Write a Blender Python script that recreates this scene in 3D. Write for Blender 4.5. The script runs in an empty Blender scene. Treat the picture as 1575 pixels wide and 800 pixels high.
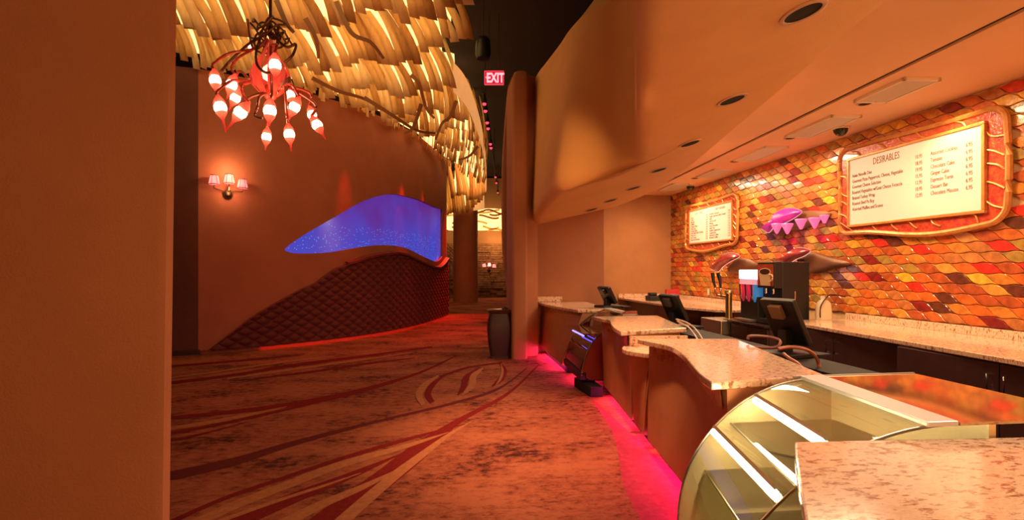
import bpy, math, random
from mathutils import Vector, Matrix
random.seed(7)
SC = bpy.context.scene
COL = SC.collection
# ------------------------------------------------------------------ camera
TH = math.radians(6.74); FPX = 800.0; EYE = 1.6; CX, HY = 787.5, 415.0
cam_d = bpy.data.cameras.new('camera'); cam = bpy.data.objects.new('camera', cam_d); COL.objects.link(cam)
cam.location = (0, 0, EYE); cam.rotation_euler = (math.radians(90), 0, -TH)
cam_d.sensor_width = 36; cam_d.lens = 36 * FPX / 1575; cam_d.shift_y = 15 / 1575
cam_d.clip_start = .05; cam_d.clip_end = 200
SC.camera = cam
SC.view_settings.view_transform = 'Standard'; SC.view_settings.look = 'None'
SC.view_settings.exposure = 0.0; SC.view_settings.gamma = 1.0; SC.view_settings.use_curve_mapping = False
try:
    SC.cycles.use_denoising = True; SC.cycles.max_bounces = 8; SC.cycles.transparent_max_bounces = 12
    SC.cycles.caustics_reflective = False; SC.cycles.caustics_refractive = False; SC.cycles.sample_clamp_indirect = 4
except Exception: pass
# ------------------------------------------------------------------ world and lamps
W = bpy.data.worlds.new('world'); SC.world = W; W.use_nodes = True
W.node_tree.nodes['Background'].inputs[0].default_value = (1, .45, .2, 1)
W.node_tree.nodes['Background'].inputs[1].default_value = .03
WARM = (1, .62, .30)
def aim(o, tgt):
    o.rotation_euler = (Vector(tgt) - o.location).to_track_quat('-Z', 'Y').to_euler()
def area(name, loc, tgt, sx, sy, power, col=WARM):
    l = bpy.data.lights.new(name, 'AREA'); l.shape = 'RECTANGLE'; l.size = sx; l.size_y = sy; l.energy = power; l.color = col
    o = bpy.data.objects.new(name, l); COL.objects.link(o); o.location = loc; aim(o, tgt); return o
def spot(name, loc, tgt, power, ang, col=WARM, blend=.6, rad=.08):
    l = bpy.data.lights.new(name, 'SPOT'); l.energy = power; l.spot_size = math.radians(ang); l.spot_blend = blend
    l.color = col; l.shadow_soft_size = rad
    o = bpy.data.objects.new(name, l); COL.objects.link(o); o.location = loc; aim(o, tgt); return o
def point(name, loc, power, col=WARM, rad=.08):
    l = bpy.data.lights.new(name, 'POINT'); l.energy = power; l.color = col; l.shadow_soft_size = rad
    o = bpy.data.objects.new(name, l); COL.objects.link(o); o.location = loc; return o
ORANGE = (1, .44, .15)
area('rear_fill', (.95, -3.2, 2.0), (.6, 6, 2.2), 1.2, 1.6, 200, ORANGE)      # added unseen fill behind the camera for soffit, pier and fascia
for i, y in enumerate((2.6, 5.2, 7.8, 10.4)):        # lamps of the bar ceiling
    area('bar_ceiling_lamp', (3.75 + .06 * y, y, 3.44), (3.7 + .06 * y, y, 0), .35, 1.2, 95, (1, .68, .38))
for y in (5.0, 7.15, 9.0, 11.0):
    spot('tile_wall_lamp', (5.15, y, 3.42), (5.56, y, 2.3), 78, 100, (1, .68, .28), .9, .05)
spot('end_wall_lamp', (4.6, 11.7, 3.42), (4.6, 12.6, 1.7), 22, 80, (1, .55, .18), .9, .08)
for y, x, e in ((1.4, 1.55, 62), (3.7, 1.75, 50), (5.8, 2.15, 36), (8.7, 2.3, 26)):
    spot('soffit_lamp', (x + .15, y, 2.55), (x, y, 0), e, 110, (1, .70, .48), .9, .15)
spot('fascia_fill', (1.42, 3.3, 2.72), (1.56, 6.9, 3.2), 215, 22, (1, .5, .18), 1, .14)  # added spot without a fixture, brightens the fascia bay beside its ridge
spot('floor_beam', (0.6, 4.4, 6.6), (1.0, 4.9, 0), 2600, 36, (1, .48, .22), 1, .3)
for x, y, tx, ty, e in ((.6, 19, .4, 17.0, 2000), (.7, 14.5, .3, 13.2, 900), (.0, 12.5, -1.6, 11.0, 330)):
    spot('red_beam', (x, y, 5.3), (tx, ty, 0), e, 48, (1, .03, .02), 1, .1)
area('far_fill', (.6, 22, 6.6), (.3, 26, 0), 2, 2, 110, (1, .36, .12))  # added unseen fill that lifts the round column and far end

# ------------------------------------------------------------------ helpers
S_, C_ = math.sin(TH), math.cos(TH)
def at_d(px, py, d):
    u = (px - CX) / FPX
    return Vector((d * (S_ + u * C_), d * (C_ - u * S_), EYE - (py - HY) / FPX * d))
def at_z(px, py, z): return at_d(px, py, (EYE - z) * FPX / (py - HY))
def at_X(px, py, X): return at_d(px, py, X / (S_ + (px - CX) / FPX * C_))
def at_Y(px, py, Y): return at_d(px, py, Y / (C_ - (px - CX) / FPX * S_))
def proj(p):
    d = p[0] * S_ + p[1] * C_; r = p[0] * C_ - p[1] * S_
    return CX + FPX * r / d, HY + (EYE - p[2]) * FPX / d, d
def lerp(a, b, t): return a + (b - a) * t
def cr(pts, n):
    """Catmull-Rom through pts (tuples), n samples per segment"""
    P = [tuple(p) for p in pts]; P = [P[0]] + P + [P[-1]]; out = []
    for i in range(1, len(P) - 2):
        for k in range(n):
            t = k / n; r = []
            for a, b, c, d in zip(P[i - 1], P[i], P[i + 1], P[i + 2]):
                r.append(.5 * (2 * b + (c - a) * t + (2 * a - 5 * b + 4 * c - d) * t * t + (3 * b - a - 3 * c + d) * t ** 3))
            out.append(tuple(r))
    out.append(P[-2]); return out
def pw(x, xs, ys):
    if x <= xs[0]: return ys[0]
    for i in range(1, len(xs)):
        if x <= xs[i]:
            t = (x - xs[i - 1]) / (xs[i] - xs[i - 1]); return lerp(ys[i - 1], ys[i], t)
    return ys[-1]

class MB:
    def __init__(s): s.v = []; s.f = []; s.mi = []; s.cur = 0
    def add(s, vs, fs):
        b = len(s.v); s.v += [tuple(v) for v in vs]
        for f in fs: s.f.append(tuple(b + i for i in f)); s.mi.append(s.cur)
        return s
    def box(s, x0, x1, y0, y1, z0, z1, M=None):
        vs = [Vector((x, y, z)) for z in (z0, z1) for y in (y0, y1) for x in (x0, x1)]
        if M is not None: vs = [M @ v for v in vs]
        return s.add(vs, [(0, 2, 3, 1), (4, 5, 7, 6), (0, 1, 5, 4), (2, 6, 7, 3), (0, 4, 6, 2), (1, 3, 7, 5)])
    def loft(s, rings, closed=True, cap=True):
        n = len(rings[0]); vs = [p for r in rings for p in r]; fs = []
        for k in range(len(rings) - 1):
            for i in range(n if closed else n - 1):
                j = (i + 1) % n
                fs.append((k * n + i, k * n + j, (k + 1) * n + j, (k + 1) * n + i))
        if cap and closed:
            fs.append(tuple(reversed(range(n)))); fs.append(tuple((len(rings) - 1) * n + i for i in range(n)))
        return s.add(vs, fs)
    def prism(s, poly, z0, z1): return s.loft([[(p[0], p[1], z0) for p in poly], [(p[0], p[1], z1) for p in poly]])
    def tube(s, path, r, n=8, cap=True):
        path = [Vector(p) for p in path]; rings = []; up = Vector((0, 0, 1))
        for i, p in enumerate(path):
            t = (path[min(i + 1, len(path) - 1)] - path[max(i - 1, 0)])
            t = t.normalized() if t.length > 1e-9 else Vector((0, 0, 1))
            a = t.cross(up)
            if a.length < .05: a = t.cross(Vector((1, 0, 0)))
            a.normalize(); b = t.cross(a)
            rr = r[i] if isinstance(r, (list, tuple)) else r
            rings.append([p + (a * math.cos(2 * math.pi * k / n) + b * math.sin(2 * math.pi * k / n)) * rr for k in range(n)])
        return s.loft(rings, True, cap)
    def lathe(s, prof, n=16, M=None, sx=1, sy=1, cap=True):
        rings = []
        for r, z in prof:
            ring = [Vector((r * sx * math.cos(2 * math.pi * k / n), r * sy * math.sin(2 * math.pi * k / n), z)) for k in range(n)]
            rings.append([M @ v for v in ring] if M is not None else ring)
        return s.loft(rings, True, cap)
    def grid(s, rows):
        return s.loft(rows, False, False)
    def mesh(s, name, mats, smooth=False):
        m = bpy.data.meshes.new(name); m.from_pydata(s.v, [], s.f)
        for mt in (mats if isinstance(mats, (list, tuple)) else [mats]): m.materials.append(mt)
        if any(s.mi): m.polygons.foreach_set('material_index', s.mi)
        if smooth: m.polygons.foreach_set('use_smooth', [True] * len(s.f))
        m.validate(); m.update(); return m
    def build(s, name, mat, parent=None, smooth=False, bevel=0, seg=2):
        o = bpy.data.objects.new(name, s.mesh(name, mat, smooth)); COL.objects.link(o)
        if parent is not None: o.parent = parent; o.matrix_parent_inverse = Matrix.Identity(4); o.location = -Vector(parent.location) if parent.type == 'EMPTY' else (0, 0, 0)
        if bevel:
            b = o.modifiers.new('bevel', 'BEVEL'); b.width = bevel; b.segments = seg; b.limit_method = 'ANGLE'; b.angle_limit = math.radians(40)
        if smooth == 'auto' or smooth:
            try: o.data.set_sharp_from_angle(angle=math.radians(38))
            except Exception: pass
        return o
# world-coordinate meshes: children of an Empty are shifted back by its location so that vertices stay in world space
def tag(o, label=None, cat=None, group=None, kind=None):
    if label: o['label'] = label
    if cat: o['category'] = cat
    if group: o['group'] = group
    if kind: o['kind'] = kind
    return o
def thing(name, label, cat, loc=(0, 0, 0), group=None):
    o = bpy.data.objects.new(name, None); COL.objects.link(o); o.location = loc; o.empty_display_size = .1
    return tag(o, label, cat, group)
def struct(o): o['kind'] = 'structure'; return o
def text(body, size, loc, rot, mat, parent, name='lettering', align='LEFT', ext=.001, sx=1.0, bold=0):
    c = bpy.data.curves.new(name, 'FONT'); c.body = body; c.size = size; c.extrude = ext; c.align_x = align; c.resolution_u = 2; c.offset = bold
    o = bpy.data.objects.new(name, c); COL.objects.link(o); c.materials.append(mat)
    bpy.context.view_layer.update()
    me = bpy.data.meshes.new_from_object(o.evaluated_get(bpy.context.evaluated_depsgraph_get())); bpy.data.objects.remove(o); bpy.data.curves.remove(c)
    me.name = name
    for v in me.vertices: v.co.x *= sx
    o = bpy.data.objects.new(name, me); COL.objects.link(o)
    o.parent = parent; o.location = Vector(loc) - Vector(parent.location); o.rotation_euler = rot
    return o

# ------------------------------------------------------------------ materials
def M_(name, col, rough=.6, metal=0, var=0, scale=8, col2=None, bump=0, bscale=60, emit=None, es=0, trans=0, spec=.5, coat=0, stretch=None):
    m = bpy.data.materials.new(name); m.use_nodes = True; nt = m.node_tree; b = nt.nodes['Principled BSDF']
    b.inputs['Base Color'].default_value = (*col, 1); b.inputs['Roughness'].default_value = rough; b.inputs['Metallic'].default_value = metal
    b.inputs['Specular IOR Level'].default_value = spec; b.inputs['Coat Weight'].default_value = coat
    if emit: b.inputs['Emission Color'].default_value = (*emit, 1); b.inputs['Emission Strength'].default_value = es
    co = None
    if col2 is not None or bump:
        tc = nt.nodes.new('ShaderNodeTexCoord'); mp = nt.nodes.new('ShaderNodeMapping'); nt.links.new(tc.outputs['Object'], mp.inputs[0])
        if stretch: mp.inputs['Scale'].default_value = stretch
        co = mp.outputs[0]
    if col2 is not None:
        n = nt.nodes.new('ShaderNodeTexNoise'); n.inputs['Scale'].default_value = scale; n.inputs['Detail'].default_value = 6; n.inputs['Roughness'].default_value = .65
        nt.links.new(co, n.inputs['Vector'])
        r = nt.nodes.new('ShaderNodeValToRGB'); r.color_ramp.elements[0].position = .38; r.color_ramp.elements[1].position = .62
        r.color_ramp.elements[0].color = (*col, 1); r.color_ramp.elements[1].color = (*col2, 1)
        nt.links.new(n.outputs['Fac'], r.inputs[0]); nt.links.new(r.outputs[0], b.inputs['Base Color'])
    if bump:
        n2 = nt.nodes.new('ShaderNodeTexNoise'); n2.inputs['Scale'].default_value = bscale; n2.inputs['Detail'].default_value = 3
        nt.links.new(co, n2.inputs['Vector'])
        bp = nt.nodes.new('ShaderNodeBump'); bp.inputs['Strength'].default_value = bump; bp.inputs['Distance'].default_value = .01
        nt.links.new(n2.outputs['Fac'], bp.inputs['Height']); nt.links.new(bp.outputs[0], b.inputs['Normal'])
    return m
def emissive(name, col, st):
    m = bpy.data.materials.new(name); m.use_nodes = True; nt = m.node_tree; nt.nodes.clear()
    e = nt.nodes.new('ShaderNodeEmission'); e.inputs[0].default_value = (*col, 1); e.inputs[1].default_value = st
    o = nt.nodes.new('ShaderNodeOutputMaterial'); nt.links.new(e.outputs[0], o.inputs[0]); return m
def glass(name, tint=(1, 1, 1), refl=.12, rough=.02):
    m = bpy.data.materials.new(name); m.use_nodes = True; nt = m.node_tree; nt.nodes.clear()
    t = nt.nodes.new('ShaderNodeBsdfTransparent'); t.inputs[0].default_value = (*tint, 1)
    g = nt.nodes.new('ShaderNodeBsdfGlossy'); g.inputs['Roughness'].default_value = rough
    fr = nt.nodes.new('ShaderNodeFresnel'); fr.inputs[0].default_value = 1.45
    mth = nt.nodes.new('ShaderNodeMath'); mth.operation = 'ADD'; mth.inputs[1].default_value = refl - .04; mth.use_clamp = True
    nt.links.new(fr.outputs[0], mth.inputs[0])
    mx = nt.nodes.new('ShaderNodeMixShader'); o = nt.nodes.new('ShaderNodeOutputMaterial')
    nt.links.new(mth.outputs[0], mx.inputs[0]); nt.links.new(t.outputs[0], mx.inputs[1]); nt.links.new(g.outputs[0], mx.inputs[2]); nt.links.new(mx.outputs[0], o.inputs[0])
    return m
def translucent(name, col, col2, mix=.55, rough=.5, emit=0):
    m = bpy.data.materials.new(name); m.use_nodes = True; nt = m.node_tree; nt.nodes.clear()
    tc = nt.nodes.new('ShaderNodeTexCoord'); mp = nt.nodes.new('ShaderNodeMapping'); mp.inputs['Scale'].default_value = (3, 3, 1)
    n = nt.nodes.new('ShaderNodeTexNoise'); n.inputs['Scale'].default_value = 5; n.inputs['Detail'].default_value = 4
    r = nt.nodes.new('ShaderNodeValToRGB'); r.color_ramp.elements[0].color = (*col, 1); r.color_ramp.elements[1].color = (*col2, 1)
    r.color_ramp.elements[0].position = .35; r.color_ramp.elements[1].position = .65
    nt.links.new(tc.outputs['Object'], mp.inputs[0]); nt.links.new(mp.outputs[0], n.inputs['Vector']); nt.links.new(n.outputs['Fac'], r.inputs[0])
    d = nt.nodes.new('ShaderNodeBsdfDiffuse'); t = nt.nodes.new('ShaderNodeBsdfTranslucent')
    nt.links.new(r.outputs[0], d.inputs[0]); nt.links.new(r.outputs[0], t.inputs[0])
    mx = nt.nodes.new('ShaderNodeMixShader'); mx.inputs[0].default_value = mix
    o = nt.nodes.new('ShaderNodeOutputMaterial')
    nt.links.new(d.outputs[0], mx.inputs[1]); nt.links.new(t.outputs[0], mx.inputs[2])
    if emit:
        e = nt.nodes.new('ShaderNodeEmission'); nt.links.new(r.outputs[0], e.inputs[0]); e.inputs[1].default_value = emit
        a = nt.nodes.new('ShaderNodeAddShader'); nt.links.new(mx.outputs[0], a.inputs[0]); nt.links.new(e.outputs[0], a.inputs[1]); nt.links.new(a.outputs[0], o.inputs[0])
    else: nt.links.new(mx.outputs[0], o.inputs[0])
    return m

PLASTER = M_('plaster_tan', (.60, .285, .13), .8, col2=(.64, .31, .145), scale=2, bump=.25, bscale=90)
PLASTER_L = M_('plaster_terracotta', (.335, .105, .056), .8, col2=(.37, .12, .064), scale=1.5, bump=.25, bscale=90)
PLASTER_P = M_('plaster_pier', (.345, .135, .062), .8, col2=(.375, .15, .07), scale=1.5, bump=.25, bscale=90)
PLASTER_R = M_('plaster_brick_red', (.40, .13, .065), .8, col2=(.44, .15, .075), scale=1.5, bump=.25, bscale=90)
CEIL_BAR = M_('ceiling_paint_salmon', (.84, .52, .30), .75, col2=(.86, .54, .315), scale=2, bump=.1)
DARKCEIL = M_('ceiling_dark_maroon', (.016, .006, .007), .9, col2=(.020, .007, .008), scale=3)
CARPET = None
def carpet_mat(name, a, b, c):
    m = bpy.data.materials.new(name); m.use_nodes = True; nt = m.node_tree; bs = nt.nodes['Principled BSDF']; bs.inputs['Roughness'].default_value = .95; bs.inputs['Specular IOR Level'].default_value = .1
    tc = nt.nodes.new('ShaderNodeTexCoord'); mp = nt.nodes.new('ShaderNodeMapping'); mp.inputs['Scale'].default_value = (1.0, 1.7, 1); mp.inputs['Rotation'].default_value = (0, 0, .1)
    nt.links.new(tc.outputs['Object'], mp.inputs[0])
    n = nt.nodes.new('ShaderNodeTexNoise'); n.inputs['Scale'].default_value = 8.5; n.inputs['Detail'].default_value = 10; n.inputs['Roughness'].default_value = .78
    n2 = nt.nodes.new('ShaderNodeTexNoise'); n2.inputs['Scale'].default_value = 1.1; n2.inputs['Detail'].default_value = 3
    nt.links.new(mp.outputs[0], n.inputs['Vector']); nt.links.new(mp.outputs[0], n2.inputs['Vector'])
    ad = nt.nodes.new('ShaderNodeMath'); ad.operation = 'MULTIPLY_ADD'; ad.inputs[1].default_value = .55
    nt.links.new(n2.outputs['Fac'], ad.inputs[0]); nt.links.new(n.outputs['Fac'], ad.inputs[2])
    r = nt.nodes.new('ShaderNodeValToRGB'); e = r.color_ramp.elements
    e[0].position = .62; e[0].color = (*a, 1); e[1].position = .86; e[1].color = (*c, 1); x = r.color_ramp.elements.new(.73); x.color = (*b, 1)
    nt.links.new(ad.outputs[0], r.inputs[0]); nt.links.new(r.outputs[0], bs.inputs['Base Color'])
    n3 = nt.nodes.new('ShaderNodeTexNoise'); n3.inputs['Scale'].default_value = 220
    nt.links.new(tc.outputs['Object'], n3.inputs['Vector'])
    bp = nt.nodes.new('ShaderNodeBump'); bp.inputs['Strength'].default_value = .5; bp.inputs['Distance'].default_value = .006
    nt.links.new(n3.outputs['Fac'], bp.inputs['Height']); nt.links.new(bp.outputs[0], bs.inputs['Normal'])
    return m
CARPET = carpet_mat('carpet_mottled', (.048, .011, .008), (.235, .064, .034), (.34, .11, .055))
CARPET_RED = M_('carpet_red', (.15, .010, .010), .95, col2=(.20, .015, .013), scale=30, bump=.4, bscale=220, spec=.1)
CARPET_TAN = M_('carpet_tan', (.42, .165, .075), .95, col2=(.34, .125, .055), scale=20, bump=.4, bscale=220, spec=.1)
CARPET_PLUM = M_('carpet_plum', (.10, .016, .018), .95, col2=(.14, .02, .02), scale=30, bump=.4, bscale=220, spec=.1)
GRANITE = M_('granite', (.30, .11, .05), .14, col2=(.80, .58, .42), scale=24, coat=.3, stretch=(1, 2.2, 1))
GRANITE_EDGE = GRANITE
def granite():
    m = GRANITE; nt = m.node_tree; b = nt.nodes['Principled BSDF']
    r = [n for n in nt.nodes if n.type == 'VALTORGB'][0]
    r.color_ramp.elements[0].position = .38; r.color_ramp.elements[1].position = .50
    x = r.color_ramp.elements.new(.7); x.color = (.62, .40, .25, 1)
granite()
DARKWOOD = M_('cabinet_plum_laminate', (.045, .018, .020), .45, col2=(.06, .022, .022), scale=6)
BROWNWOOD = M_('cabinet_brown_laminate', (.16, .07, .035), .45, col2=(.20, .09, .045), scale=6)
BLACK = M_('black_plastic', (.007, .006, .006), .45)
BLACKM = M_('black_matte', (.007, .006, .006), .8)
CHROME = M_('chrome', (.75, .72, .68), .2, 1)
STEEL = M_('brushed_steel', (.62, .58, .52), .35, 1)
BRASS = M_('brass', (.55, .42, .20), .3, 1)
BRONZE = M_('bronze_dark', (.10, .055, .03), .45, .6)
WHITE = M_('white_enamel', (.75, .70, .64), .5)
CREAM = M_('cream_plastic', (.65, .52, .36), .6)
VELVET = M_('velvet_burgundy', (.075, .008, .008), .75, col2=(.10, .011, .010), scale=12, bump=.2, bscale=150)
VELVET.node_tree.nodes['Principled BSDF'].inputs['Sheen Weight'].default_value = .3
VELVET.node_tree.nodes['Principled BSDF'].inputs['Sheen Tint'].default_value = (1, .15, .12, 1)
REDBAND = M_('leather_red', (.20, .022, .018), .4)
GLASS = glass('clear_glass', (.97, .98, .94), .10)
GLASS_D = glass('display_glass', (.98, .95, .86), .09)

# ------------------------------------------------------------------ floor
floor = struct(MB().box(-12, 6.2, -3, 42, -.1, 0).build('floor', CARPET))
def spx(pts, n=6): return cr(pts, n)
BN = [0]
def band(pts, mat, name='carpet_stripe'):
    """pts: (px, py, half width px across the stripe) on the floor"""
    q = spx(pts, 8); L = []; R = []; BN[0] += 1; z = .0015 + BN[0] * .00025
    for i, (x, y, w) in enumerate(q):
        a = q[max(i - 1, 0)]; b = q[min(i + 1, len(q) - 1)]
        tx, ty = b[0] - a[0], b[1] - a[1]; l = math.hypot(tx, ty) or 1; nx, ny = -ty / l, tx / l
        p = at_z(x + nx * w, y + ny * w, 0); r = at_z(x - nx * w, y - ny * w, 0)
        L.append((p.x, p.y, z)); R.append((r.x, r.y, z))
    m = MB(); m.grid([L, R])
    o = m.build(name, mat, floor)
    if o.data.polygons[0].normal.z < 0: o.data.flip_normals()
    return o
def zb(pts): return [(240 + x / 2.1875, 520 + y / 2.1875, w / 2.1875) for x, y, w in pts]
# red and tan sweeps
band(zb([(1290, 88, 2), (1180, 190, 5), (1010, 285, 10), (880, 385, 30), (760, 480, 34), (600, 600, 40), (480, 700, 50)]), CARPET_RED)
band(zb([(1062, 280, 1), (980, 330, 6), (900, 390, 11), (790, 475, 16), (640, 605, 20), (520, 720, 26)]), CARPET_TAN)
band(zb([(840, 432, 1), (700, 500, 9), (560, 560, 13), (400, 640, 18)]), CARPET_TAN)
band(zb([(830, 388, 1), (640, 470, 12), (450, 545, 18), (240, 640, 22), (120, 700, 25)]), CARPET_RED)
band(zb([(985, 318, 1), (840, 365, 7), (620, 428, 12), (430, 500, 13), (240, 575, 14), (60, 660, 16)]), CARPET_TAN)
band(zb([(690, 455, 1), (560, 500, 4), (420, 545, 5), (250, 605, 6), (100, 660, 6)]), CARPET_TAN)
band(zb([(1040, 290, 1), (850, 340, 5), (640, 402, 6), (400, 482, 6), (220, 545, 6), (40, 625, 8), (-120, 690, 8)]), CARPET_RED)
band(zb([(1250, 100, 1), (1150, 172, 4), (1000, 220, 4), (800, 268, 4), (600, 318, 6), (430, 365, 9), (250, 420, 13), (20, 470, 15), (-200, 500, 15)]), CARPET_PLUM)
band(zb([(1010, 60, 2), (880, 120, 4), (700, 175, 7), (560, 207, 9), (400, 233, 8), (200, 255, 6), (20, 272, 6), (-300, 300, 6)]), CARPET_RED)
band(zb([(440, 232, 1), (300, 262, 5), (180, 285, 6), (20, 308, 6), (-250, 330, 6)]), CARPET_TAN)
band(zb([(560, 215, 1), (400, 250, 4), (220, 290, 4), (20, 325, 5), (-250, 360, 5)]), CARPET_RED)
band(zb([(300, 285, 1), (150, 325, 3), (20, 350, 4), (-250, 390, 4)]), CARPET_RED)
band(zb([(930, 30, 2), (700, 62, 4), (480, 90, 5), (260, 125, 4), (20, 155, 5), (-300, 190, 5)]), CARPET_RED)
band(zb([(860, 50, 1), (650, 80, 2.5), (450, 108, 3), (240, 138, 2)]), CARPET_TAN)
band(zb([(870, 68, 1), (700, 88, 3), (520, 115, 3), (330, 138, 2)]), CARPET_RED)
band(zb([(600, 62, 1), (430, 82, 2), (200, 115, 2), (20, 138, 2)]), CARPET_TAN)
band(zb([(500, 55, 1), (300, 75, 3), (20, 98, 3), (-300, 120, 3)]), CARPET_RED)
# swirls
band(zb([(950, 128, 2), (905, 160, 9), (885, 192, 12), (900, 226, 7)]), CARPET_TAN)
band(zb([(965, 130, 2), (930, 160, 8), (915, 190, 10), (930, 218, 8)]), CARPET_RED)
band(zb([(1085, 103, 2), (1045, 135, 10), (1035, 165, 9), (1015, 194, 2)]), CARPET_RED)
band(zb([(1100, 103, 2), (1068, 130, 10), (1062, 160, 11), (1030, 194, 2)]), CARPET_TAN)
band(zb([(1155, 85, 2), (1172, 110, 8), (1160, 140, 9), (1130, 164, 2)]), CARPET_RED)
band(zb([(1160, 88, 1), (1166, 112, 4), (1158, 140, 4), (1143, 160, 1)]), CARPET_TAN)
band(zb([(1165, 84, 1), (1050, 100, 3), (960, 130, 3)]), CARPET_RED)
# red border by the counters
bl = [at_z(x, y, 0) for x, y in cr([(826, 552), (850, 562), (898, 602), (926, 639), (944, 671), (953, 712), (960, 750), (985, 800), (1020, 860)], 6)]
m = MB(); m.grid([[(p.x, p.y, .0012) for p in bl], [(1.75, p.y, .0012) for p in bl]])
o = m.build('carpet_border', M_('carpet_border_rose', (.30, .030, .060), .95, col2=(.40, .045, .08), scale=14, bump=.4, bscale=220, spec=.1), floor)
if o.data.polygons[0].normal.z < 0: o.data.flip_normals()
struct(MB().box(2.3, 5.6, 0, 12.6, 0, .004).build('floor_bar', M_('floor_quarry_tile', (.10, .045, .03), .5, col2=(.13, .06, .04), scale=4)))

# ------------------------------------------------------------------ left wall with the leaf opening
base_px = [(305, 546), (430, 535), (560, 519), (640, 503), (686, 487)]
wp = [(-9.5, 9.6), (-6.5, 10.0)] + [tuple(at_z(x, y, 0).xy) for x, y in base_px]
end = wp[-1]
path = [wp[0], wp[1]] + cr(wp[2:], 40) + [(end[0] + .02, end[1] + .35), (end[0] - .08, end[1] + .75), (end[0] - .35, end[1] + 1.05), (end[0] - .9, end[1] + 1.2), (end[0] - 4, end[1] + 1.5)]
def wall_hit(px):
    u = (px - CX) / FPX; dx, dy = S_ + u * C_, C_ - u * S_; best = None
    for i in range(len(path) - 1):
        (ax, ay), (bx, by) = path[i], path[i + 1]; ex, ey = bx - ax, by - ay
        den = dx * ey - dy * ex
        if abs(den) < 1e-9: continue
        d = (ax * ey - ay * ex) / den; s = (ax * dy - ay * dx) / den
        if -1e-6 <= s <= 1 + 1e-6 and d > 0 and (best is None or d < best[0]):
            l = math.hypot(ex, ey); best = (d, Vector((ax + ex * s, ay + ey * s, 0)), Vector((ey / l, -ex / l, 0)))
    return best
def zat(py, d): return EYE - (py - HY) / FPX * d
WTOP = 5.38
win_top = cr([(438, 383), (446, 376), (470, 360), (520, 331), (560, 309), (600, 299), (640, 306), (668, 318), (681, 322)], 6)
win_bot = cr([(438, 385), (448, 389), (470, 390), (510, 388), (550, 381), (590, 377), (622, 381), (650, 394), (668, 402), (676, 401), (681, 393)], 6)
def wy(tab, x): return pw(x, [p[0] for p in tab], [p[1] for p in tab])
cols = [438 + i * 3 for i in range(82)]; cols[-1] = 681
lo = []; mid0 = []; mid1 = []; hi = []
leftpts = [(p, Vector((0, 0, 0))) for p in path if proj((p[0], p[1], 0))[0] < 437 and p[1] < 12.5]
m = MB()
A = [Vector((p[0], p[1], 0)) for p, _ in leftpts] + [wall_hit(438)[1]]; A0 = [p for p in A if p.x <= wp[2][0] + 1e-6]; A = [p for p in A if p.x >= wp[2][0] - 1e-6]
m.grid([[(p.x, p.y, 0) for p in A], [(p.x, p.y, WTOP) for p in A]])
md = MB(); md.grid([[(p.x, p.y, 0) for p in A0], [(p.x, p.y, WTOP) for p in A0]]); struct(md.build('wall_left_dark', M_('plaster_left_dark', (.115, .034, .022), .8, col2=(.14, .042, .027), scale=1.5, bump=.25, bscale=90)))  # left stretch of the same wall, darker red-brown than the rest
H = [wall_hit(c) for c in cols]
tz = [zat(wy(win_top, c), h[0]) for c, h in zip(cols, H)]; bz = [zat(wy(win_bot, c), h[0]) for c, h in zip(cols, H)]
m.grid([[(h[1].x, h[1].y, 0) for h in H], [(h[1].x, h[1].y, z) for h, z in zip(H, bz)]])
m.grid([[(h[1].x, h[1].y, z) for h, z in zip(H, tz)], [(h[1].x, h[1].y, WTOP) for h in H]])
REC = .10
def back(h, z): p = h[1] - h[2] * REC; return (p.x, p.y, z)
m.grid([[(h[1].x, h[1].y, z) for h, z in zip(H, bz)], [back(h, z) for h, z in zip(H, bz)]])
m.grid([[back(h, z) for h, z in zip(H, tz)], [(h[1].x, h[1].y, z) for h, z in zip(H, tz)]])
m.grid([[(H[-1][1].x, H[-1][1].y, bz[-1]), back(H[-1], bz[-1])], [(H[-1][1].x, H[-1][1].y, tz[-1]), back(H[-1], tz[-1])]])
k = min(range(len(path)), key=lambda i: (Vector(path[i]) - H[-1][1].xy).length)
B = [H[-1][1]] + [Vector((p[0], p[1], 0)) for p in path[k + 1:]]
m.grid([[(p.x, p.y, 0) for p in B], [(p.x, p.y, WTOP) for p in B]])
wall_left = struct(m.build('wall_left', PLASTER_L, smooth=True))
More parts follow.
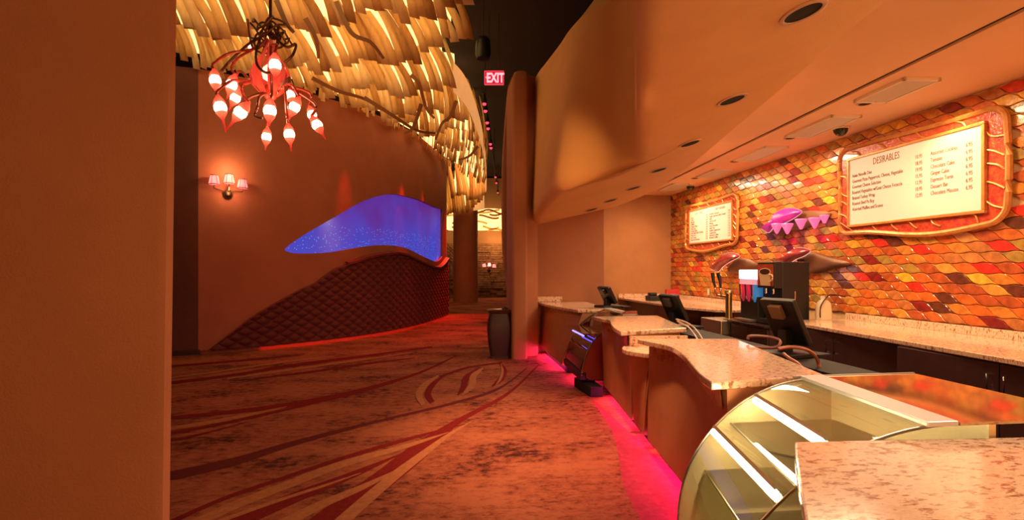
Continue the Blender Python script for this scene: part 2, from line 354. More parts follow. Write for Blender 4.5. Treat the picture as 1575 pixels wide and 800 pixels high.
# backlit star glass in the opening
def star_glass():
    mt = bpy.data.materials.new('star_glass_backlit'); mt.use_nodes = True; nt = mt.node_tree; b = nt.nodes['Principled BSDF']
    b.inputs['Base Color'].default_value = (.06, .03, .16, 1); b.inputs['Roughness'].default_value = .18
    tc = nt.nodes.new('ShaderNodeTexCoord'); sp = nt.nodes.new('ShaderNodeSeparateXYZ'); nt.links.new(tc.outputs['Object'], sp.inputs[0])
    n = nt.nodes.new('ShaderNodeTexNoise'); n.inputs['Scale'].default_value = .9; n.inputs['Detail'].default_value = 5; nt.links.new(tc.outputs['Object'], n.inputs['Vector'])
    ma = nt.nodes.new('ShaderNodeMath'); ma.operation = 'MULTIPLY_ADD'; ma.inputs[1].default_value = .30; nt.links.new(sp.outputs[2], ma.inputs[0]); nt.links.new(n.outputs['Fac'], ma.inputs[2])
    r = nt.nodes.new('ShaderNodeValToRGB'); e = r.color_ramp.elements
    e[0].position = 1.02 - .12; e[0].color = (.045, .060, .52, 1); e[1].position = 1.0; e[1].color = (.11, .022, .27, 1)
    mr = nt.nodes.new('ShaderNodeMapRange'); mr.inputs[1].default_value = .9; mr.inputs[2].default_value = 1.75; nt.links.new(ma.outputs[0], mr.inputs[0]); nt.links.new(mr.outputs[0], r.inputs[0])
    e[0].position = .15; e[1].position = .8; x = e.new(.45); x.color = (.075, .05, .46, 1)
    v = nt.nodes.new('ShaderNodeTexVoronoi'); v.inputs['Scale'].default_value = 17; nt.links.new(tc.outputs['Object'], v.inputs['Vector'])
    lt = nt.nodes.new('ShaderNodeMath'); lt.operation = 'LESS_THAN'; lt.inputs[1].default_value = .2; nt.links.new(v.outputs['Distance'], lt.inputs[0])
    g2 = nt.nodes.new('ShaderNodeMath'); g2.operation = 'LESS_THAN'; g2.inputs[1].default_value = 2.62; nt.links.new(sp.outputs[2], g2.inputs[0])
    mu = nt.nodes.new('ShaderNodeMath'); mu.operation = 'MULTIPLY'; nt.links.new(lt.outputs[0], mu.inputs[0]); nt.links.new(g2.outputs[0], mu.inputs[1])
    mx = nt.nodes.new('ShaderNodeMix'); mx.data_type = 'RGBA'; nt.links.new(mu.outputs[0], mx.inputs[0]); nt.links.new(r.outputs[0], mx.inputs[6]); mx.inputs[7].default_value = (.10, .33, .80, 1)
    nt.links.new(mx.outputs[2], b.inputs['Emission Color']); b.inputs['Emission Strength'].default_value = .95
    return mt
m = MB(); REC = .08
m.grid([[back(h, z - .02) for h, z in zip(H, bz)], [back(h, (a + b) / 2) for h, a, b in zip(H, bz, tz)], [back(h, z + .02) for h, z in zip(H, tz)]])
window = m.build('window_1', star_glass(), smooth=True); struct(window)
window['label'] = 'leaf-shaped blue and violet backlit star glass in the curved wall'

for px_, e_ in ((530, 260), (618, 520), (650, 400)):
    h_ = wall_hit(px_); q_ = h_[1] + h_[2] * .42; t_ = h_[1]
    spot('wall_grazer', (q_.x, q_.y, 5.0), (t_.x, t_.y, 3.0), e_, 17, (1, .03, .02), 1, .05)
# tufted upholstery along the wall base
tuft_top = cr([(306, 543), (350, 510), (394, 477), (456, 442), (481, 431), (497, 419), (518, 406), (543, 400), (563, 393), (601, 387), (621, 390), (646, 402), (671, 410), (685.5, 396)], 6)
m = MB(); n = 760; cx = [306 + (685.5 - 306) * i / (n - 1) for i in range(n)]
s_acc = 0; prev = None; rows = [[] for _ in range(80)]; band_rows = [[], [], [], []]; D = .155
for c in cx:
    h = wall_hit(c); p, nn = h[1], h[2]
    if prev is not None: s_acc += (p - prev).length
    prev = p; zt = max(.06, zat(wy(tuft_top, c), h[0]))
    ztt = max(.05, zt - .07)
    for j in range(80):
        z = .07 + max(.01, ztt - .07) * j / 79
        a, b = s_acc / D, z / (D * .62)
        f = abs(math.sin(math.pi * (a + b) / 2)) * abs(math.sin(math.pi * (a - b) / 2))
        off = .075 + .05 * f ** .5
        if j == 79: off = .02
        q = p + nn * off; rows[j].append((q.x, q.y, z))
    if c > 530:
     for j, (o_, dz) in enumerate(((.01, -.075), (.135, -.07), (.14, -.02), (.0, .01))):
        q = p + nn * (o_ if zt > .15 else .01); band_rows[j].append((q.x, q.y, max(.03, zt + dz)))
m.grid(rows)
tp = thing('tufted_wall_panel', 'burgundy button-tufted upholstery rising in a wave along the curved wall', 'wall panel', (-2, 12.6, 0))
m.build('upholstery', VELVET, tp, smooth=True)
m = MB(); m.grid(band_rows); m.build('top_rail', REDBAND, tp, smooth=True)
m = MB(); rows = [[], []]
for c in [400 + 3 * i for i in range(96)]:
    h = wall_hit(min(c, 685)); q = h[1] + h[2] * .02; rows[0].append((q.x, q.y, .061)); q = h[1] + h[2] * .06; rows[1].append((q.x, q.y, .067))
m.grid(rows); tag(m.build('floor_light_strip', emissive('red_strip', (1, .03, .02), 6)), 'thin red light strip at the foot of the tufted wall panel', 'light strip')
m = MB(); A2 = [p for p in [Vector((q[0], q[1], 0)) for q in path if q[0] < -4.66]]
m.grid([[(p.x + .0, p.y - .02, 0) for p in A2], [(p.x, p.y - .02, .10) for p in A2]])
struct(m.build('baseboard_left', M_('baseboard_dark', (.05, .02, .015), .6)))

# ------------------------------------------------------------------ near left pier, ceilings, far walls
a0 = at_d(252, 800, 2.42); a1 = at_d(262.5, 0, 2.42)
def pier_ring(z):
    t = (z - a0.z) / (a1.z - a0.z); x = lerp(a0.x, a1.x, t); y = lerp(a0.y, a1.y, t)
    return [(-5, y, z), (x - .05, y, z), (x - .012, y + .012, z), (x, y + .05, z), (x * 1.1, y * 1.1, z), (-5, y * 1.1, z)]
m = MB(); m.loft([pier_ring(z) for z in (0, 7.0)]); struct(m.build('wall_near_left', PLASTER_P, smooth=True))
struct(MB().box(-12, 6.2, -3, 42, 7.0, 7.1).build('ceiling', DARKCEIL))
struct(MB().box(-12, 6.2, 33, 33.2, 0, 7).build('wall_far', M_('wall_far_paint', (.16, .07, .035), .8, col2=(.2, .09, .045), scale=1)))
# bar ceiling with slot
def slotx(y): return 4.18 + .067 * (y - 4.4)
m = MB(); m.loft([[(2.40, .8, z), (slotx(.8) - .035, .8, z), (slotx(12.7) - .035, 12.7, z), (2.95, 12.7, z), (2.6, 7.0, z), (2.45, 3, z)] for z in (3.48, 3.56)])
struct(m.build('ceiling_bar', CEIL_BAR))
m = MB(); m.loft([[(slotx(.8) + .035, .8, z), (5.7, .8, z), (5.7, 12.7, z), (slotx(12.7) + .035, 12.7, z)] for z in (3.48, 3.56)])
struct(m.build('ceiling_back_bar', CEIL_BAR))
m = MB(); m.loft([[(slotx(.8) - .03, .8, z), (slotx(.8) + .03, .8, z), (slotx(12.7) + .03, 12.7, z), (slotx(12.7) - .03, 12.7, z)] for z in (3.50, 3.55)])
struct(m.build('trim_1', BLACKM))
struct(MB().box(3.0, 5.7, 12.6, 12.75, 0, 3.5).build('wall_bar_end', M_('plaster_end', (.42, .185, .075), .8, col2=(.46, .205, .085), scale=2, bump=.25, bscale=90)))
struct(MB().box(1.45, 3.01, 9.95, 10.1, 0, 5.2).build('wall_back', PLASTER_P, bevel=.02))
# pillar with rounded head
def rr(x0, x1, y0, y1, r, n=5):
    out = []
    for cx_, cy_, a in ((x1 - r, y0 + r, -90), (x1 - r, y1 - r, 0), (x0 + r, y1 - r, 90), (x0 + r, y0 + r, 180)):
        for k in range(n + 1):
            t = math.radians(a + 90 * k / n); out.append((cx_ + r * math.cos(t), cy_ + r * math.sin(t)))
    return out
m = MB(); rings = []
for z, ins in [(0, 0), (1, 0), (3, 0), (4.95, 0), (5.07, .015), (5.15, .05), (5.19, .1)]:
    rings.append([(x, y, z) for x, y in rr(1.09 + ins, 1.37, 9.2 + ins, 10.2, .06)])
m.loft(rings); struct(m.build('column_pilaster', PLASTER_P, smooth=True))
m = MB(); m.loft([[(1.36, 9.45, z), (1.62, 9.58, z), (1.62, 9.94, z), (1.36, 9.94, z)] for z in (0, 5.19)])
struct(m.build('column_pilaster_return', PLASTER_P))
m = MB(); rings = []
for py, px in cr([(600, 787), (500, 787), (470, 785), (440, 780), (400, 775), (350, 773), (260, 773), (180, 778), (135, 782), (122, 786), (117, 792)], 4):
    p = at_Y(px, py, 10.5); rings.append([(p.x, 10.45, p.z), (1.4, 10.45, p.z), (1.4, 10.7, p.z), (p.x, 10.7, p.z)])
m.loft(rings); struct(m.build('wall_wavy_fin', PLASTER_P, smooth=True))

# ------------------------------------------------------------------ soffit
def sz(x, y): return 2.79 + .24 * (x - 3.0) + .083 * (9.95 - y)
def at_s(px, py):
    d = 6.0
    for _ in range(40):
        p = at_d(px, py, d); zz = sz(p.x, p.y); d2 = (EYE - zz) * FPX / (py - HY); d = .5 * d + .5 * max(.5, d2)
    return at_d(px, py, d)
outer = cr([(.28, .8), (.72, 2.0), (1.16, 3.17), (1.70, 4.65), (2.14, 5.85), (2.28, 6.35), (2.16, 6.68), (1.85, 6.80), (1.52, 6.90), (1.42, 7.05), (1.41, 7.5), (1.42, 8.2), (1.48, 9.2), (1.54, 10.0)], 8)
inner_px = [at_s(x, y) for x, y in ((1363, 0), (1230, 112), (1130, 197), (1047, 266), (998, 297))]
inner = cr([(2.42, .8)] + [(p.x, p.y) for p in inner_px] + [(3.25, 10.0)], 8)
N = 150
def resample(pts, n):
    L = [0]
    for a, b in zip(pts, pts[1:]): L.append(L[-1] + math.hypot(b[0] - a[0], b[1] - a[1]))
    out = []
    for k in range(n):
        t = L[-1] * k / (n - 1); out.append((pw(t, L, [p[0] for p in pts]), pw(t, L, [p[1] for p in pts])))
    return out
O = resample(outer, N); I = resample(inner, N)
top_c = cr([(.28, .8), (.72, 2.0), (1.16, 3.17), (1.70, 4.65), (2.14, 5.85), (2.30, 6.35), (2.22, 6.66), (2.02, 6.86), (1.85, 7.15), (1.76, 7.6), (1.72, 8.1), (1.64, 8.8), (1.58, 9.3), (1.56, 10.0)], 8)
def key_resample(P, n, ya):
    """same parameter for the straight run up to ya on every curve"""
    k = max(i for i in range(len(P)) if P[i][1] <= ya and all(P[j][1] <= P[j + 1][1] for j in range(i)))
    return resample(P[:k + 1], 60) + resample(P[k:], n - 59)[1:]
O = key_resample(outer, N, 6.3); TP = key_resample(top_c, N, 6.3); I = resample(inner, N)
def ztop(y): return lerp(7.0, 5.17, max(0, min(1, (y - 6.0) / .75)))
def nrm(P, i):
    a = P[max(i - 1, 0)]; b = P[min(i + 1, len(P) - 1)]; l = math.hypot(b[0] - a[0], b[1] - a[1]); return ((b[1] - a[1]) / l, -(b[0] - a[0]) / l)
rows = []
Rr = .16
for f_, off, dz in ((1, 0, 0), (.75, 0, 0), (.5, 0, 0), (.25, 0, 0), (0, 0, Rr * 1.6), (0, 0, Rr), (0, Rr * .07, Rr * .62), (0, Rr * .29, Rr * .29), (0, Rr * .62, Rr * .07), (0, Rr, 0)):
    r = []
    for i in range(N):
        nx, ny = nrm(O, i); x, y = O[i][0] + nx * off, O[i][1] + ny * off
        if f_: x, y = lerp(x, TP[i][0], f_), lerp(y, TP[i][1], f_); r.append((x, y, lerp(sz(x, y) + Rr * 1.6, ztop(TP[i][1]), f_)))
        else: r.append((x, y, sz(x, y) + dz))
    rows.append(r)
for t in (.25, .5, .75, 1):
    r = []
    for i in range(N):
        a = rows[9][i]; x, y = lerp(a[0], I[i][0], t), lerp(a[1], I[i][1], t); r.append((x, y, sz(x, y)))
    rows.append(r)
rows.append([(p[0], p[1], 3.6) for p in I])
m = MB(); m.grid(rows); m.grid([[(p[0], p[1], ztop(p[1])) for p in TP], [(p[0], p[1], ztop(p[1])) for p in I]])
struct(m.build('ceiling_soffit', M_('plaster_orange', (.76, .43, .165), .75, col2=(.80, .455, .18), scale=2, bump=.2, bscale=90), smooth=True))
ORD = ['nearest', 'second', 'third', 'fourth', 'fifth', 'sixth', 'seventh']
TRIM = M_('downlight_trim', (.55, .34, .20), .5); BAFFLE = M_('downlight_baffle', (.008, .006, .006), .9)
def downlight(p, r, slope, label, group, name='recessed_downlight'):
    t = thing(name, label, 'ceiling light', p, group)
    nrmv = Vector((slope[0], slope[1], -1)).normalized(); Mx = Matrix.Translation(Vector(p)) @ nrmv.to_track_quat('Z', 'Y').to_matrix().to_4x4()
    m = MB(); m.lathe([(r * 1.28, -.002), (r * 1.28, .006), (r * 1.1, .010), (r * 1.0, .006), (r, -.002)], 28, Mx, cap=False); m.build('trim_ring', TRIM, t, smooth=True)
    m = MB(); m.lathe([(r * 1.01, .004), (r * .93, -.0), (r * .6, .0025), (.001, .003)], 28, Mx, cap=False); m.build('baffle', BAFFLE, t, smooth=True)
for i, (x, y) in enumerate(((1235, 18), (1126, 153), (1061, 220), (1013, 261), (974, 289), (939, 308), (910, 322))):
    p = at_s(x, y); r = .105
    downlight(p - Vector((0, 0, .004)), r, (.24, -.083), 'dark round recessed downlight in the orange soffit, ' + (ORD[i] + ' from the camera end' if i else 'nearest to the camera'), 'downlights of the soffit')

# ------------------------------------------------------------------ bar ceiling fittings
for i, (x, y) in enumerate(((1330, 159), (1215, 212), (1130, 248), (1069, 274))):
    p = at_z(x, y, 3.48); downlight(p - Vector((0, 0, .002)), .062, (0, 0), 'small dark downlight beside the black slot over the back bar, ' + (ORD[i] + ' from the right' if i else 'rightmost one'), 'small downlights over the back bar', 'slot_downlight')
LOUV = M_('louver_cream', (.82, .70, .56), .5)
for i, (x, y, L) in enumerate(((1376, 138, .7), (1262, 194, 1.0), (1168, 236, 1.0), (1098, 266, .85), (1036, 287, .9))):
    p = at_z(x, y, 3.48)
    t = thing('air_louver', 'cream slatted louver in the ceiling over the tiled wall, ' + (ORD[i] + ' from the right' if i else 'rightmost one'), 'air vent', p, 'ceiling louvers over the back bar')
    Mx = Matrix.Translation(p) @ Matrix.Rotation(-.067, 4, 'Z')
    m = MB(); w = .19
    m.box(-w, w, -L / 2, -L / 2 + .03, -.03, 0, Mx); m.box(-w, w, L / 2 - .03, L / 2, -.03, 0, Mx); m.box(-w, -w + .025, -L / 2, L / 2, -.03, 0, Mx); m.box(w - .025, w, -L / 2, L / 2, -.03, 0, Mx)
    m.build('frame', LOUV, t)
    for k in range(7):
        m = MB(); xx = -w + .05 + k * (2 * w - .1) / 6
        m.box(-.018, .018, -L / 2 + .03, L / 2 - .03, -.002, .002, Mx @ Matrix.Translation((xx, 0, -.016)) @ Matrix.Rotation(.6, 4, 'Y')); m.build('slat', LOUV, t)
for i, (x, y) in enumerate(((1293, 201), (1062, 288))):
    p = at_z(x, y, 3.44)
    t = thing('dome_camera', 'dark ceiling dome above the ' + ('right' if i == 0 else 'left') + ' menu board', 'camera', p, 'ceiling domes over the tiled wall')
    MB().lathe([(.11, .04), (.11, .02), (.09, .015)], 20, Matrix.Translation(p)).build('base_ring', CREAM, t, smooth=True)
    MB().lathe([(.088, .016), (.08, -.02), (.06, -.05), (.03, -.068), (.002, -.073)], 20, Matrix.Translation(p)).build('dome', M_('dome_smoke', (.03, .03, .015), .08), t, smooth=True)

# ------------------------------------------------------------------ tiled wall
XT = 5.54
wall_right = struct(MB().box(XT + .02, XT + .2, -1, 12.75, 0, 3.5).build('wall_right', M_('grout_gold', (.72, .42, .20), .6, col2=(.80, .48, .24), scale=20)))
TW, THh, SL = .225, .112, 1.35
def tile_outline(g=.0035):
    pts = []
    K = 5
    def colx(z): return SL * z + .011 * math.sin(2 * math.pi * z / THh)
    def rowz(a): return .008 * math.sin(2 * math.pi * a / TW)
    for k in range(K): a = k / K * TW; pts.append((a + colx(0), rowz(a)))
    for k in range(K): z = k / K * THh; pts.append((TW + colx(z), z + rowz(TW)))
    for k in range(K): a = TW - k / K * TW; pts.append((a + colx(THh), THh + rowz(a)))
    for k in range(K): z = THh - k / K * THh; pts.append((colx(z), z + rowz(0)))
    cxx = sum(p[0] for p in pts) / len(pts); cz = sum(p[1] for p in pts) / len(pts)
    return [((p[0] - cxx) * (1 - 2 * g / TW) , (p[1] - cz) * (1 - 2 * g / THh)) for p in pts], (cxx, cz)
TO, (tcx, tcz) = tile_outline()
def tile_mb(m, c, M=None):
    n = len(TO); r0 = [Vector((0.02, y, z)) for y, z in TO]; r1 = [Vector((-.002, y, z)) for y, z in TO]; r2 = [Vector((-.008, y * .93, z * .90)) for y, z in TO]
    rings = [[(M @ v if M else v) + Vector(c) for v in r] for r in (r0, r1, r2)]
    m.loft(rings)
tile_cols = [('amber', (.56, .20, .035)), ('orange', (.56, .13, .025)), ('rust', (.40, .085, .025)), ('gold', (.76, .38, .04)), ('copper', (.46, .16, .045)), ('olive', (.33, .19, .04)), ('brown', (.13, .035, .018)), ('red', (.62, .035, .02)), ('burgundy', (.22, .018, .015)), ('honey', (.60, .27, .05))]
weights = [16, 20, 14, 3, 18, 9, 5, 5, 5, 7]
def tile_mat(nm, c):
    m = M_('tile_' + nm, tuple(x * .78 for x in c), .22, col2=tuple(min(1, x * 1.25) for x in c), scale=11, bump=.35, bscale=24, coat=.4)
    return m
TMATS = [tile_mat(n_, c) for n_, c in tile_cols]
m0 = MB(); tile_mb(m0, (0, 0, 0)); tmesh = m0.mesh('tile', TMATS[0])
cands = []
Z0, Z1 = 1.0, 3.48; nr = int((Z1 - Z0) / THh) + 1
boards = [(9.30, 11.80, 2.02, 3.10), (4.3, 6.9, 2.0, 3.3)]
for j in range(nr):
    for i in range(-30, 75):
        y = i * TW + SL * j * THh + tcx - 2.0; z = Z0 + j * THh + tcz
        if y < 3.9 or y > 12.62 or z > Z1 - .0: continue
        px, py, d = proj((XT, y, z))
        hid = any(b[0] + .25 < y < b[1] - .25 and b[2] + .2 < z < b[3] - .2 for b in boards)
        if hid: continue
        cands.append((d if px < 1400 else 100 + d, y, z))
cands.sort(); rest = MB()
for q, (d, y, z) in enumerate(cands):
    mi = random.choices(range(10), weights)[0]
    if z > 3.0 and random.random() < .12: mi = 3
    Mx = Matrix.Rotation(random.uniform(-.03, .03), 3, 'Z') @ Matrix.Rotation(random.uniform(-.03, .03), 3, 'Y')
    if q < 300:
        o = bpy.data.objects.new('tile', tmesh); COL.objects.link(o); o.parent = wall_right; o.location = (XT, y, z); o.rotation_euler = Mx.to_euler()
        o.material_slots[0].link = 'OBJECT'; o.material_slots[0].material = TMATS[mi]
    else:
        rest.cur = mi; tile_mb(rest, (XT, y, z), Mx)
o = rest.build('tile_field', TMATS, wall_right); o['kind'] = 'stuff'

# ------------------------------------------------------------------ menu boards
FRAME = M_('menu_frame_copper', (.52, .20, .05), .35, .3, col2=(.62, .28, .08), scale=12, bump=.2)
REDGLASS = M_('menu_red_glass', (.42, .03, .03), .2, col2=(.55, .10, .03), scale=14, bump=.5, bscale=40, coat=.5)
PANEL = M_('menu_panel_backlit', (.6, .5, .4), .5, emit=(1, .80, .58), es=.22)
INK = M_('menu_ink', (.22, .05, .03), .8); INKG = M_('menu_title_ink', (.30, .12, .05), .8)
RT = (math.radians(90), 0, math.radians(-90))
def wav_rect(y0, y1, z0, z1, wob, n=64, seed=0):
    """rounded wavy outline seen on the wall, list of (y,z)"""
    out = []
    for x, y in rr(0, 1, 0, 1, .10, 8): pass
    base = []
    W_, H_ = y1 - y0, z1 - z0; r = .16
    c = rr(y0, y1, z0, z1, r, 6)
    pts = []
    for a, b in zip(c, c[1:] + c[:1]):
        L = math.hypot(b[0] - a[0], b[1] - a[1]); k = max(1, int(L / .12))
        for q in range(k): pts.append((lerp(a[0], b[0], q / k), lerp(a[1], b[1], q / k)))
    for (y, z) in pts:
        t = (y - y0) / W_
        dz = wob * (math.sin(t * 6.2 + seed) * (1 - (z - z0) / H_) + .35 * math.sin(t * 5 + 1 + seed) * ((z - z0) / H_))
        s = (z - z0) / H_
        dy = .3 * wob * math.sin(s * 5 + seed)
        out.append((y + dy, z + dz))
    return out
def menu_board(y0, y1, z0, z1, py0, py1, pz0, pz1, label, seed, draw):
    t = thing('menu_board', label, 'menu board', (XT - .02, (y0 + y1) / 2, z0))
    out = wav_rect(y0, y1, z0, z1, .05, seed=seed); x = XT - .012
    cy, cz = (py0 + py1) / 2, (pz0 + pz1) / 2
    m = MB(); m.loft([[(x + .0, y, z) for y, z in out], [(x - .035, y, z) for y, z in out]]); m.build('back_panel', REDGLASS, t)
    m = MB(); m.tube([(x - .035, y, z) for y, z in out + out[:2]], .032, 8, False); m.build('frame', FRAME, t, smooth=True)
    m = MB(); b = .035
    for a0_, a1_, c0, c1 in ((py0 - b, py1 + b, pz1, pz1 + b), (py0 - b, py1 + b, pz0 - b, pz0), (py0 - b, py0, pz0, pz1), (py1, py1 + b, pz0, pz1)): m.box(x - .075, x - .03, a0_, a1_, c0, c1)
    m.build('inner_frame', FRAME, t, bevel=.006)
    m = MB(); m.box(x - .06, x - .03, py0, py1, pz0, pz1); pn = m.build('menu_panel', PANEL, t)
    rnd = random.Random(seed)
    for k in range(22):           # vine tracery between the two frames
        side = k % 4; f = (k // 4 + .5) / 6 + rnd.uniform(-.05, .05)
        if side == 0: a = (lerp(y0 + .1, y1 - .1, f), z0 + .03); c = (a[0] + .12, pz0 - .02)
        elif side == 1: a = (lerp(y0 + .1, y1 - .1, f), z1 - .03); c = (a[0] - .14, pz1 + .03)
        elif side == 2: a = (y0 + .02, lerp(z0 + .1, z1 - .1, f)); c = (py0 - .02, a[1] + .1)
        else: a = (y1 - .02, lerp(z0 + .1, z1 - .1, f)); c = (py1 + .02, a[1] - .1)
        mid = ((a[0] + c[0]) / 2 + rnd.uniform(-.03, .03), (a[1] + c[1]) / 2 + rnd.uniform(-.03, .03))
        m = MB(); m.tube([(x - .045, p, q) for p, q in cr([a, mid, c], 5)], .010, 6); m.build('vine', FRAME, t, smooth=True)
    draw(t, x - .062, py0, py1, pz0, pz1)
def draw_left(t, x, y0, y1, z0, z1):
    text('LIGHT FARE', .065, (x, y1 - .25, z1 - .09), RT, INKG, t)
    text('HOT DRINKS', .065, (x, y0 + .62, z1 - .09), RT, INKG, t)
    A_ = ['Soup', 'Chili', 'Biscuits', 'Muffins', 'Cheese Plate', 'Fruit Cup', 'Caesar Salad', 'Chef Salad with Chicken', 'Fruit Tart', 'Ice Cream', 'Assorted Pastries']
    B_ = ['Double Espresso', 'Single Espresso with Cream', 'Latte', 'Cafe au Lait', 'Mocha', 'Hot Chocolate', 'Herb Tea', 'Vanilla Cappuccino', 'Cappuccino', 'Flavored Coffee', 'Brewed Coffee']
    st = (z1 - z0 - .17) / 11
    for k in range(11):
        z = z1 - .17 - k * st
        text(A_[k], .058, (x, y1 - .06, z), RT, INK, t); text('3.50', .05, (x, lerp(y1, y0, .42), z), RT, INK, t)
        text(B_[k], .058, (x, lerp(y1, y0, .51), z), RT, INK, t); text('3.75', .05, (x, y0 + .13, z), RT, INK, t)
def draw_right(t, x, y0, y1, z0, z1):
    text('DESIRABLES', .125, (x, y1 - .40, z1 - .13), RT, INKG, t, sx=.62)
    A_ = ['Asian Noodle Duo', 'Gourmet Pizza Pepperoni, Cheese, Vegetable', 'Gourmet Cheese Selection', 'Roasted Vegetables w/Goat Cheese Focaccia', 'Braised Turkey Wrap', 'Roasted Beef Po Boy', 'Assorted Muffins and Scones']
    B_ = ['Assorted Cookies', 'Tamales', 'Chocolate Cake', 'Ginger Cake', 'Espresso Torte', 'Dessert Bar', 'Chocolate Mousse']
    for k in range(7):
        z = z1 - .24 - k * .076
        text(A_[k], .066, (x, y1 - .05, z), RT, INK, t, sx=.66); text(('10.95', '18.95', '19.95', '15.95', '12.95', '10.95', '12.95')[k], .066, (x, y1 - 1.02, z + .05), RT, INK, t, sx=.66)
        text(B_[k], .066, (x, y1 - 1.22, z + .05), RT, INK, t, sx=.66); text('6.95', .066, (x, y0 + .17, z + .05), RT, INK, t, sx=.66)
menu_board(9.44, 11.66, 2.05, 3.06, 9.62, 11.40, 2.21, 2.93, 'smaller-looking menu board with two text columns near the room corner', 1, draw_left)
menu_board(4.55, 6.79, 2.06, 3.26, 4.78, 6.58, 2.22, 3.10, 'menu board titled DESIRABLES at the right of the tiled wall', 2.4, draw_right)

# ------------------------------------------------------------------ leaf wall lamps
PINKGL = M_('leaf_glass_magenta', (.45, .03, .28), .25, emit=(.6, .02, .33), es=.28, col2=(.30, .02, .22), scale=9, bump=.4)
PINKSH = M_('pendant_glass_pink', (.7, .15, .4), .25, emit=(1, .18, .50), es=.55, bump=.5, bscale=50)
REDGL = M_('leaf_glass_red', (.22, .02, .025), .25, col2=(.30, .03, .03), scale=9, coat=.4)
LEAFB = M_('leaf_back_shadow_brown', (.15, .055, .02), .45, .2)  # brown leaf stands for both the backplate and the glass leaf's cast shadow
EDGE = emissive('leaf_edge_glow', (1, .5, .42), .9)
def leaf(poly_px, X, mat, name, parent, bul=.10, th=.012):
    P = [at_X(x, y, X) for x, y in poly_px]
    q = cr([(p.y, p.z) for p in P] + [(P[0].y, P[0].z)], 4)[:-1]
    cy = sum(p[0] for p in q) / len(q); cz = sum(p[1] for p in q) / len(q)
    m = MB(); rings = []
    for s, dx in ((1, th), (1, 0), (.82, -bul * .55), (.5, -bul * .9), (.15, -bul), (.02, -bul)): rings.append([(X + dx, cy + (y - cy) * s, cz + (z - cz) * s) for y, z in q])
    m.loft(rings); o = m.build(name, mat, parent, smooth=True); return q
def leaf_lamp(label, loc, glass_px, back_px, gm, edge=True, pend=()):
    t = thing('leaf_wall_lamp', label, 'wall lamp', loc, 'leaf-shaped lamps on the tiled wall')
    leaf(back_px, XT - .05, LEAFB, 'back_shadow_leaf', t, .05)
    q = leaf(glass_px, XT - .16, gm, 'glass_leaf', t, .12)
    m = MB(); m.tube([(XT - .155, y, z) for y, z in q + q[:1]], .007, 6, False); m.build('rim', EDGE, t, smooth=True)
    p0 = at_X(*back_px[0], XT - .1); c = at_X(*glass_px[len(glass_px) // 2], XT - .1)
    m = MB(); m.tube([(XT - .012, loc[1], loc[2]), (XT - .15, loc[1], loc[2])], .025, 8); m.build('bracket', BRONZE, t, smooth=True)
    for (x, y, s) in pend:
        p = at_X(x, y, XT - .24); m = MB()
        m.lathe([(.012, .0), (.085 * s, 0), (.09 * s, -.012), (.02, -.16 * s), (.004, -.17 * s)], 12, Matrix.Translation(p)); m.build('pendant_shade', PINKSH, t, smooth=True)
p = at_X(1215, 340, XT)
leaf_lamp('glowing magenta leaf-shaped wall lamp with hanging pink glass cones', p, [(1171, 352), (1186, 342), (1197, 325), (1215, 320), (1233, 325), (1222, 335), (1205, 344), (1190, 350), (1182, 358)],
          [(1175, 357), (1200, 336), (1235, 325), (1273, 326), (1274, 334), (1250, 345), (1232, 354), (1212, 357), (1203, 367), (1193, 358)], PINKGL, True, ((1195, 344, 1.0), (1211, 344, 1.0), (1232, 337, .95), (1253, 335, .95), (1268, 331, .7)))
p = at_X(1120, 404, XT)
leaf_lamp('dark red leaf-shaped wall lamp above the tap tower', p, [(1092, 413), (1102, 405), (1112, 392), (1126, 389), (1138, 394), (1124, 402), (1112, 410), (1104, 418)],
          [(1118, 412), (1134, 398), (1152, 399), (1166, 408), (1160, 416), (1140, 420), (1122, 419)], REDGL)
p = at_X(1240, 400, XT)
leaf_lamp('dark red leaf-shaped wall lamp behind the tall black coffee machine', p, [(1186, 402), (1205, 398), (1216, 388), (1228, 381), (1246, 385), (1238, 393), (1222, 400), (1206, 410)],
          [(1236, 396), (1248, 387), (1270, 393), (1304, 403), (1304, 409), (1285, 413), (1262, 419), (1240, 418)], REDGL)

# ------------------------------------------------------------------ ribbon ceiling light
RIB = [translucent('ribbon_parchment', (.86, .64, .34), (.93, .74, .44), .66), translucent('ribbon_parchment_pale', (.93, .76, .50), (.97, .84, .60), .68), translucent('ribbon_parchment_brown', (.62, .38, .16), (.74, .48, .22), .55)]
DIFF = translucent('diffuser_glow', (1, .64, .22), (1, .72, .31), .5, emit=1.6)
DIFF2 = translucent('diffuser_band', (1, .52, .17), (1, .58, .22), .5, emit=.42)
ribbon_light = thing('ribbon_ceiling_light', 'huge glowing ceiling sculpture of hanging parchment ribbons above the curved wall', 'ceiling light', (-1.5, 10, 7))
def strip_mesh(L, lean, seed, w=.15):
    rnd = random.Random(seed); n = 9; vs = []; tw0 = rnd.uniform(.10, .48); tw1 = tw0 + rnd.uniform(-.3, .2); b = rnd.uniform(.05, .16); ph = rnd.uniform(-.4, .4)
    rings = []
    for k in range(n):
        f = k / (n - 1); z = f * L
        x = -lean * L * (f ** 1.25) + .03 * math.sin(f * 5 + ph); y = -b * math.sin(f * 3.0) + .04 * f
        a = lerp(tw0, tw1, f); c, s = math.cos(a), math.sin(a); hw, ht = w / 2 * (1 - .12 * f), .004
        rings.append([(x + dx * c - dy * s, y + dx * s + dy * c, z) for dx, dy in ((-hw, -ht), (hw, -ht), (hw, ht), (-hw, ht))])
    m = MB(); m.loft(rings); return m
VAR = {}
for key, lean in (('a', .55), ('b', .30), ('c', .10)):
    for k in range(6): VAR[key, k] = strip_mesh(1.35 + .10 * k, lean, k * 7 + ord(key))
